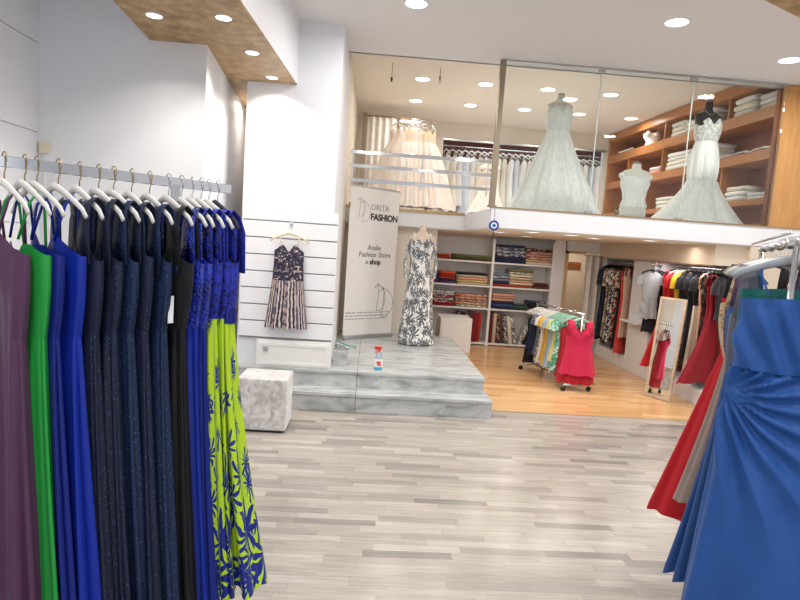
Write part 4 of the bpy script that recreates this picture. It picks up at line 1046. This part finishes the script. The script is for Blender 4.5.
# leaning mirror
ang = math.atan2(7.08 - 7.42, 3.93 - 3.76)
t = thing('mirror', 'tall narrow mirror in a wooden frame leaning against the red dresses', 'mirror', (3.845, 7.25, .005), ang, None)
t.rotation_euler = (math.radians(-5), 0, ang)
HW, HM = .19, 1.33
PF = wood('pale_frame_wood', srgb(178, 156, 132), srgb(206, 186, 164), (2, 2, 9), .5)
for nm, b in (('frame', (-HW, -HW + .035, 0, HM)), ('frame', (HW - .035, HW, 0, HM)), ('frame', (-HW + .035, HW - .035, 0, .035)), ('frame', (-HW + .035, HW - .035, HM - .035, HM))):
    MB().box(b[0], b[1], -.014, .014, b[2], b[3]).build(nm, PF, t, bevel=.004)
MB().box(-HW + .035, HW - .035, -.004, .006, .035, HM - .035).build('glass', MIRROR, t)

# ------------------------------------------------------------------ upper floor: post, rails, curtain
t = thing('post', 'bronze coloured post at the left end of the glass', 'post', (1.395, 6.935, 2.3))
MB().box(-.034, .034, -.034, .034, 0, 1.69).build('shaft', BRONZE, t, bevel=.008)
MB().box(-.05, .05, -.05, .05, 0, .02).build('foot_plate', BRONZE, t, bevel=.003)
for x, wd in ((2.565, 'first'), (3.685, 'second')):
    for z, w2 in ((3.955, 'top'), (2.32, 'bottom')):
        o = MB().box(x - .045, x + .045, 6.9, 6.938, z - .012, z + .018).build('glass_clamp', STEEL, None, bevel=.003)
        tag(o, 'steel glass clamp at the %s of the %s glass joint from the post' % (w2, wd), 'clamp', 'glass clamps')
t = thing('railing', 'three chrome bars guarding the upper floor edge left of the glass', 'railing', (-.42, 8.82, 2.3))
for z in (.8, .6, .39): MB().box(.02, 2.15, -.012, .012, z - .028, z + .028).build('rail', CHROME, t, bevel=.006)
for x in (.06, 1.1, 2.1): MB().box(x - .012, x + .012, .012, .035, .3, .86).build('bracket_post', STEEL, t, bevel=.003)
CUR2 = cloth('white_voile', srgb(240, 236, 230), .85, .2, 300)
curtain('curtain', 'white voile curtain on the upper floor behind the blush gowns', -.2, .75, 10.7, 2.34, 4.02, CUR2, 8, .035, rodmat=BRASS, rod=(-.52, .62))
t = thing('post', 'brass coloured door post at the left of the voile curtain', 'post', (-.25, 10.4, 2.29))
MB().box(-.035, .035, -.035, .035, 0, 1.72).build('shaft', BRONZE, t, bevel=.006)
# blush tulle gowns on a small rack
BLUSH = tulle('blush_tulle', srgb(240, 228, 220), .88); IVT = tulle('ivory_tulle', srgb(244, 240, 234), .88); BLS = satin('blush_satin', srgb(236, 220, 208), .5); CHAM = satin('champagne_satin', srgb(226, 206, 178), .5)
t = thing('garment_rack', 'brass rack holding the blush tulle gowns on the upper floor', 'clothes rack', (.56, 9.7, 2.29))
MB().tube([(-.26, 0, 1.52), (.3, 0, 1.52)], .011, 10).build('top_bar', CHROME, t, True)
for x in (-.25, .29):
    MB().tube([(x, 0, .03), (x, 0, 1.52)], .011, 10).build('upright', BRASS, t, True)
    MB().tube([(x, -.3, .02), (x, .3, .02)], .018, 10).build('foot', BRASS, t, True)
MB().tube([(-.25, 0, .05), (.29, 0, .05)], .014, 10).build('lower_rail', BRASS, t, True)
bw = ('leftmost', 'second from left', 'third from left', 'middle', 'third from right', 'second from right', 'rightmost')
for i in range(7):
    x = .56 - .24 + .51 * i / 6; yaw = math.radians(-70 + 140 * i / 6 - (8 if i % 2 else -8)) * .55
    mt = (BLUSH, IVT, BLS, BLUSH, IVT, BLS, BLUSH)[i]; bo = (BLS, CHAM, BLS, CHAM, BLS, BLS, CHAM)[i]
    garment('tulle_gown', 'blush tulle gown on the upper floor rack, %s in the row' % bw[i], 'dress', (x, 9.7, 3.825), yaw, 2.42 - .02 * (i % 2), mt, bo, 'thin', None, 'sweet', 'blush gowns on the upper floor rack',
            bust=(.15, .06), waist=(.14, .07), hem=(.4, .24), bod=.16, strap_len=.1, folds=9, amp=.04, seed=200 + i, nth=80, nz=18, drop=.11, flare=.75, shift=((i - 3) * .05, -.06))
    hanger((x, 9.7, 3.825), yaw, HANGW if i % 2 else CHROME, 'bright hanger on the upper floor rack, %s of the blush gowns' % bw[i], 'hangers of the blush gowns', w=.17, drop=.07)
# white gowns hanging in the alcove at the back
t = thing('clothes_rail', 'long chrome rail of white garments in the upper floor alcove', 'clothes rail', (2.95, 12.05, 3.84))
MB().tube([(-1.65, 0, 0), (1.65, 0, 0)], .013, 10).build('bar', CHROME, t, True)
for x in (-1.2, 0, 1.2): MB().tube([(x, 0, 0), (x, .2, 0)], .009, 8).build('bracket', STEEL, t, True)
WGS = [cloth('white_bridal_cloth', srgb(240, 240, 238), .7, .3, 250), cloth('ivory_bridal_cloth', srgb(232, 226, 214), .7, .3, 250), satin('white_bridal_satin', srgb(238, 238, 240), .5), cloth('cool_white_cloth', srgb(214, 222, 236), .7, .3, 250)]
for i in range(25):
    x = 1.4 + 3.12 * i / 24; yaw = math.radians(-62 + (i * 23 % 9) * 3)
    hz = 2.4 + (i * 7 % 5) * .06
    garment('white_gown', 'white bridal garment on the alcove rail, %s from its left end' % ORD[i], 'dress', (x, 12.05, 3.84), yaw, hz, WGS[i % 4], None, 'thin', None, 'vee', 'white garments on the alcove rail',
            bust=(.14, .035), waist=(.12, .03), hem=(.19, .05), bod=.28, strap_len=.08, folds=5, amp=.016, seed=230 + i, nth=36, nz=7, drop=.11)
    hanger((x, 12.05, 3.84), yaw, HANGW, 'white hanger on the alcove rail, %s from its left end' % ORD[i], 'hangers on the alcove rail', w=.16)
# small flared dress near the railing
IV = cloth('ivory_form', srgb(224, 214, 200), .6)
mannequin('dress_form', 'ivory dress form behind the railing wearing a short pale dress', (1.84, 9.5, 2.29), IV, .86, 'mannequin', 0, .07, .5)
dress_on('short_dress', 'short pale blush flared dress behind the chrome railing', 'dress', (1.84, 9.5, 2.29), .86, IVT, BLS, .3, .26, -.34, 9, .03, top=-.1, seed=31, nth=80, nz=16, zhem=.08)

# ------------------------------------------------------------------ bridal gowns behind the glass
BR_T = tulle('bridal_tulle', srgb(250, 251, 248), .95); BR_S = satin('bridal_satin', srgb(247, 249, 246), .55); BR_L = lace('bridal_lace', srgb(250, 250, 247), srgb(228, 230, 226), 60); BR_LB = lace('bridal_lace_on_black', srgb(244, 244, 240), srgb(170, 172, 172), 42)
FORMW = plain('pale_form', srgb(228, 224, 214), .5); FORMB = plain('black_form', srgb(26, 26, 28), .55)
mannequin('dress_form', 'pale dress form wearing the wide tulle wedding gown behind the glass', (2.3, 7.55, 2.29), FORMW, 1.43, neck=.1, capmat=BRONZE)
t, zw, zt = dress_on('wedding_gown', 'wide white tulle wedding gown behind the glass near the post', 'dress', (2.3, 7.55, 2.29), 1.43, BR_S, BR_L, .55, .48, -.36, 12, .03, seed=8, nth=150, nz=40, waist=(.14, .11), bust=(.17, .125), top=-.1, flare=1.15, zhem=.015, shift=(.03, 0), layers=((BR_T, .03), (BR_T, .06)))
R = [[(lerp(.168, .1, q) * math.cos(2 * PI * k / 48), lerp(.122, .07, q) * math.sin(2 * PI * k / 48), zt - .03 + .12 * q) for k in range(48)] for q in [j / 6 for j in range(7)]]
MB().rings(R).build('sheer_neckline', tulle('sheer_lace', srgb(240, 238, 230), .6), t, True)
mannequin('dress_form', 'black dress form with necklace wearing the mermaid gown behind the glass', (4.18, 7.42, 2.29), FORMB, 1.42, neck=.14, capmat=BRONZE)
t, zw, zt = dress_on('mermaid_gown', 'white mermaid wedding gown with flared tulle train behind the glass', 'dress', (4.2, 7.42, 2.29), 1.42, BR_S, BR_LB, .5, .36, -.36, 11, .028, seed=9, nth=150, nz=50, hipfit=.42, waist=(.135, .11), bust=(.17, .13), top=-.12, zhem=.015, shift=(-.08, .02), train=.14)
R = []
for j in range(13):
    q = j / 12; f = (1 - q) ** 1.3
    R.append([((lerp(.17, .54, f) + .03 * math.sin(13 * th)) * math.cos(th) - .08 * f + .14 * f * (1 + math.cos(th)) * .5, (lerp(.145, .38, f) + .03 * math.sin(11 * th)) * math.sin(th) + .02 * f, lerp(.012, .56, q)) for th in [2 * PI * k / 120 for k in range(120)]])
MB().rings(R).build('tulle_flounce', BR_T, t, True)
t2 = thing('necklace', 'thin silver necklace on the black dress form', 'necklace', (4.18, 7.42, 3.71))
MB().tube([(.075 * math.sin(a), -.055 - .018 * math.cos(a), .02 - .055 * math.cos(a) ** 2) for a in [-1.5 + .2 * k for k in range(16)]], .004, 6).build('chain', CHROME, t2, True)
# corset bust standing on the floor behind the glass
t = thing('corset_form', 'small white lace corset on a headless bust form behind the glass', 'bust form', (3.28, 7.32, 2.29))
R = []
for z, a, b in ((0, .165, .12), (.08, .17, .125), (.16, .165, .12), (.26, .13, .1), (.34, .145, .105), (.45, .18, .13), (.52, .175, .125), (.58, .19, .085), (.615, .15, .06), (.64, .06, .05), (.7, .05, .05)):
    R.append([(a * math.cos(2 * PI * k / 40), b * math.sin(2 * PI * k / 40), z) for k in range(40)])
MB().rings(R, True, True).build('bust', FORMW, t, True)
R = [[(v_[0] * 1.04, v_[1] * 1.05, v_[2] + (.012 if v_[2] > .5 and v_[1] < 0 and abs(v_[0]) > .05 else 0)) for v_ in r] for r in R[2:7]]
MB().rings(R).build('corset', BR_L, t, True)
for k in range(9):
    a = PI + PI * (k + .5) / 9
    MB().tube([(.176 * math.cos(a), .132 * math.sin(a), .17), (.14 * math.cos(a), .112 * math.sin(a), .26), (.155 * math.cos(a), .117 * math.sin(a), .34)], .004, 6).build('boning', BR_S, t, True)
for sg in (-1, 1):
    MB().lathe([(.0, -.045), (.04, -.03), (.05, 0), (.035, .03), (0, .04)], sg * .17, 0, 14).build('cap_sleeve', BR_L, t, True).location = (0, 0, .55)
MB().lathe([(.05, .7), (.05, .715), (.02, .73)], seg=20).build('neck_cap', plain('grey_cap', srgb(150, 148, 140), .4), t, True)
# little green plant ornament at the cabinet foot
t = thing('small_vase', 'tiny golden vase with green leaves beside the corset form', 'vase', (2.97, 7.05, 2.315))
MB().lathe([(.02, 0), (.03, .03), (.024, .06), (.018, .07)], seg=16).build('vase', BRASS, t, True)
for k in range(6):
    a = k * 1.05; R = []
    for u in (0, .3, .7, 1): R.append([(math.cos(a) * .035 * u + .008 * math.sin(PI * u) * math.cos(b), math.sin(a) * .035 * u + .008 * math.sin(PI * u) * math.sin(b), .07 + .05 * u) for b in (0, 2.1, 4.2)])
    MB().rings(R, True, True).build('leaf', plain('leaf_green', srgb(86, 120, 52), .5), t, True)

# ------------------------------------------------------------------ wooden display cabinet on the upper floor
CX, CY, CZ = 4.85, 7.0, 2.29; crz = math.radians(2.4); CLN = 4.75
t = thing('display_cabinet', 'long orange wooden wall cabinet with deep shelves on the upper floor', 'cabinet', (CX, CY, CZ), crz)
MB().box(.46, .49, 0, CLN, 0, 1.95).build('back_panel', CABD, t)
for z0, z1, nm in ((1.37, 1.52, 'shelf'), (.86, .99, 'shelf'), (.3, .38, 'shelf')):
    MB().box(0, .46, .06, CLN - .06, z0, z1).build(nm, CABW, t, bevel=.004)
MB().box(-.02, .46, .06, CLN, 1.8, 1.95).build('cornice', CABW, t, bevel=.004)
MB().box(0, .46, .06, CLN, 0, .06).build('plinth', CABW, t, bevel=.004)
MB().box(0, .5, CLN - .06, CLN, 0, 1.95).build('end_panel', CABW, t, bevel=.003)
MB().box(-.04, .06, 0, .06, 0, 1.68).build('front_post', CABD, t, bevel=.004)
for y, z0, z1 in ((1.05, 1.52, 1.8), (1.05, .38, .86), (2.7, 1.52, 1.8), (2.7, .99, 1.37), (3.9, .99, 1.37), (2.0, .38, .86), (3.3, .38, .86)):
    MB().box(.03, .46, y, y + .03, z0, z1).build('divider', CABW, t, bevel=.002)
o = MB().box(4.83, 5.48, 6.94, 6.985, 2.3, 3.99).build('wooden_panel', ENDW, None, bevel=.004)
tag(o, 'pale orange wooden panel closing the cabinet at the right edge', 'panel')
Mcab = Matrix.Translation((CX, CY, CZ)) @ Matrix.Rotation(crz, 4, 'Z')
FWHT = [cloth('white_linen', srgb(240, 240, 240), .8, .3, 250), cloth('cream_linen', srgb(234, 226, 208), .8, .3, 250), cloth('pale_linen', srgb(226, 228, 226), .8, .3, 250), cloth('pink_linen', srgb(236, 178, 170), .8, .3, 250)]
def cab_stack(where, ly, z, n, w=.36, h=.05, mats=(0, 1, 2), d=.34, lx=.2):
    zz = z
    for i in range(n):
        k = n - 1 - i; mi = mats[i % len(mats)]
        p = Mcab @ Vector((lx, ly, zz))
        hh = h * frnd.uniform(.8, 1.15)
        hh *= 1.25
        folded(p.x, p.y, p.z, w * frnd.uniform(.95, 1.1), d, hh, FWHT[mi], 'folded %s textile, %s, %s' % (('white', 'cream', 'pale grey', 'pink')[mi], ('topmost', 'second from top', 'third from top', 'fourth from top')[k] if n > 1 else 'lying alone', where), 'folded bridal textiles in the cabinet', PI / 2 + crz + frnd.uniform(-.05, .05), 'folded_textile', 'textile')
        zz += hh
cab_stack('top shelf, stack left of the mermaid gown', 2.3, 1.52, 3, .42, .06)
cab_stack('top shelf, stack nearest left of the divider', 1.6, 1.52, 3, .36, .075, (0, 0, 2))
cab_stack('top shelf, stack between its two neighbours', 1.95, 1.52, 2, .3, .07, (1, 0))
cab_stack('middle shelf, pile between its two neighbours', 1.9, .99, 3, .3, .06, (2, 0))
cab_stack('top shelf, pile right of the divider', .75, 1.52, 3, .4, .06, (2, 1, 0))
cab_stack('top shelf, pile at the panel end', .28, 1.52, 3, .34, .055, (1, 0, 2))
cab_stack('middle shelf, long pile left of the mermaid gown', 2.25, .99, 4, .6, .055)
cab_stack('middle shelf, pile just beside the mermaid gown', 1.55, .99, 4, .5, .055, (0, 2, 1))
cab_stack('middle shelf, small pile near the corset', 2.95, .99, 2, .3, .05, (3, 0))
cab_stack('lower shelf, pile right of the mermaid gown', .75, .38, 3, .36, .05, (2, 0, 1))
cab_stack('lower shelf, pile at the panel end', .3, .38, 2, .36, .04, (0, 2))
cab_stack('lower shelf, pile behind the corset', 2.5, .38, 3, .5, .05, (0, 1, 2))
cab_stack('cabinet foot, pile left of the mermaid gown', 1.7, .06, 3, .45, .045, (0, 2, 0))
# white bustier on the top shelf far left, tiny shoes on the middle shelf
p = Mcab @ Vector((.16, 3.35, 1.52)); t = thing('bustier', 'white lace bustier standing on the top shelf at the far left', 'bustier', p, crz - .5)
R = [[(a * math.cos(th), b * math.sin(th) , z + (.05 * math.exp(-((abs(math.cos(th)) - .5) / .2) ** 2) if z > .15 and math.sin(th) < 0 else 0)) for th in [2 * PI * k / 40 for k in range(40)]] for z, a, b in ((0, .13, .09), (.08, .1, .075), (.16, .15, .1), (.22, .16, .11))]
MB().rings(R).build('shell', BR_L, t, True)
for sg in (-1, 1): MB().lathe([(0, -.035), (.045, -.02), (.055, .01), (.03, .035), (0, .04)], sg * .07, -.09, 14).build('cup', BR_L, t, True).location = (0, 0, .2)
wsh = plain('white_satin_shoe', srgb(236, 232, 226), .4)
for i, ly in enumerate((1.0, .86, .62, .46, .26, .14)):
    p = Mcab @ Vector((.06 + .03 * (i % 2), ly, .99))
    shoe(p.x, p.y, p.z, 2.6 + .25 * (i % 3), wsh, 'small white bridal shoe on the middle shelf, %s from the mermaid gown' % ORD[i], .62, 'bridal shoes on the middle shelf')
for i, ly in enumerate((3.9, 4.1)):
    p = Mcab @ Vector((.1, ly, 1.52))
    shoe(p.x, p.y, p.z, 2.5, wsh, 'small white shoe on the top shelf left of the bustier, %s from it' % ORD[i], .8, 'bridal shoes left of the bustier')
# two bare bulb pendants over the railing
for i, (x, y, zl, w) in enumerate(((.33, 8.25, 3.98, 'dark pendant socket on a short cord over the railing, left of two'), (1.0, 8.3, 4.0, 'small pendant with white bulb over the railing, right of two'))):
    t = thing('pendant_lamp', w, 'light', (x - .2, y, 4.25), 0, 'pendants over the railing')
    d = .2 if i == 0 else .12
    MB().tube([(0, 0, 0), (0, 0, -d)], .004, 6).build('cord', BLACKP, t, True)
    MB().lathe([(.012, -d - .05), (.016, -d - .03), (.016, -d), (.006, -d + .01)], seg=14).build('socket', BLACKP if i == 0 else BRASS, t, True)
    if i: MB().lathe([(.0, -d - .095), (.02, -d - .085), (.024, -d - .065), (.012, -d - .045)], seg=14).build('bulb', WHITE, t, True)
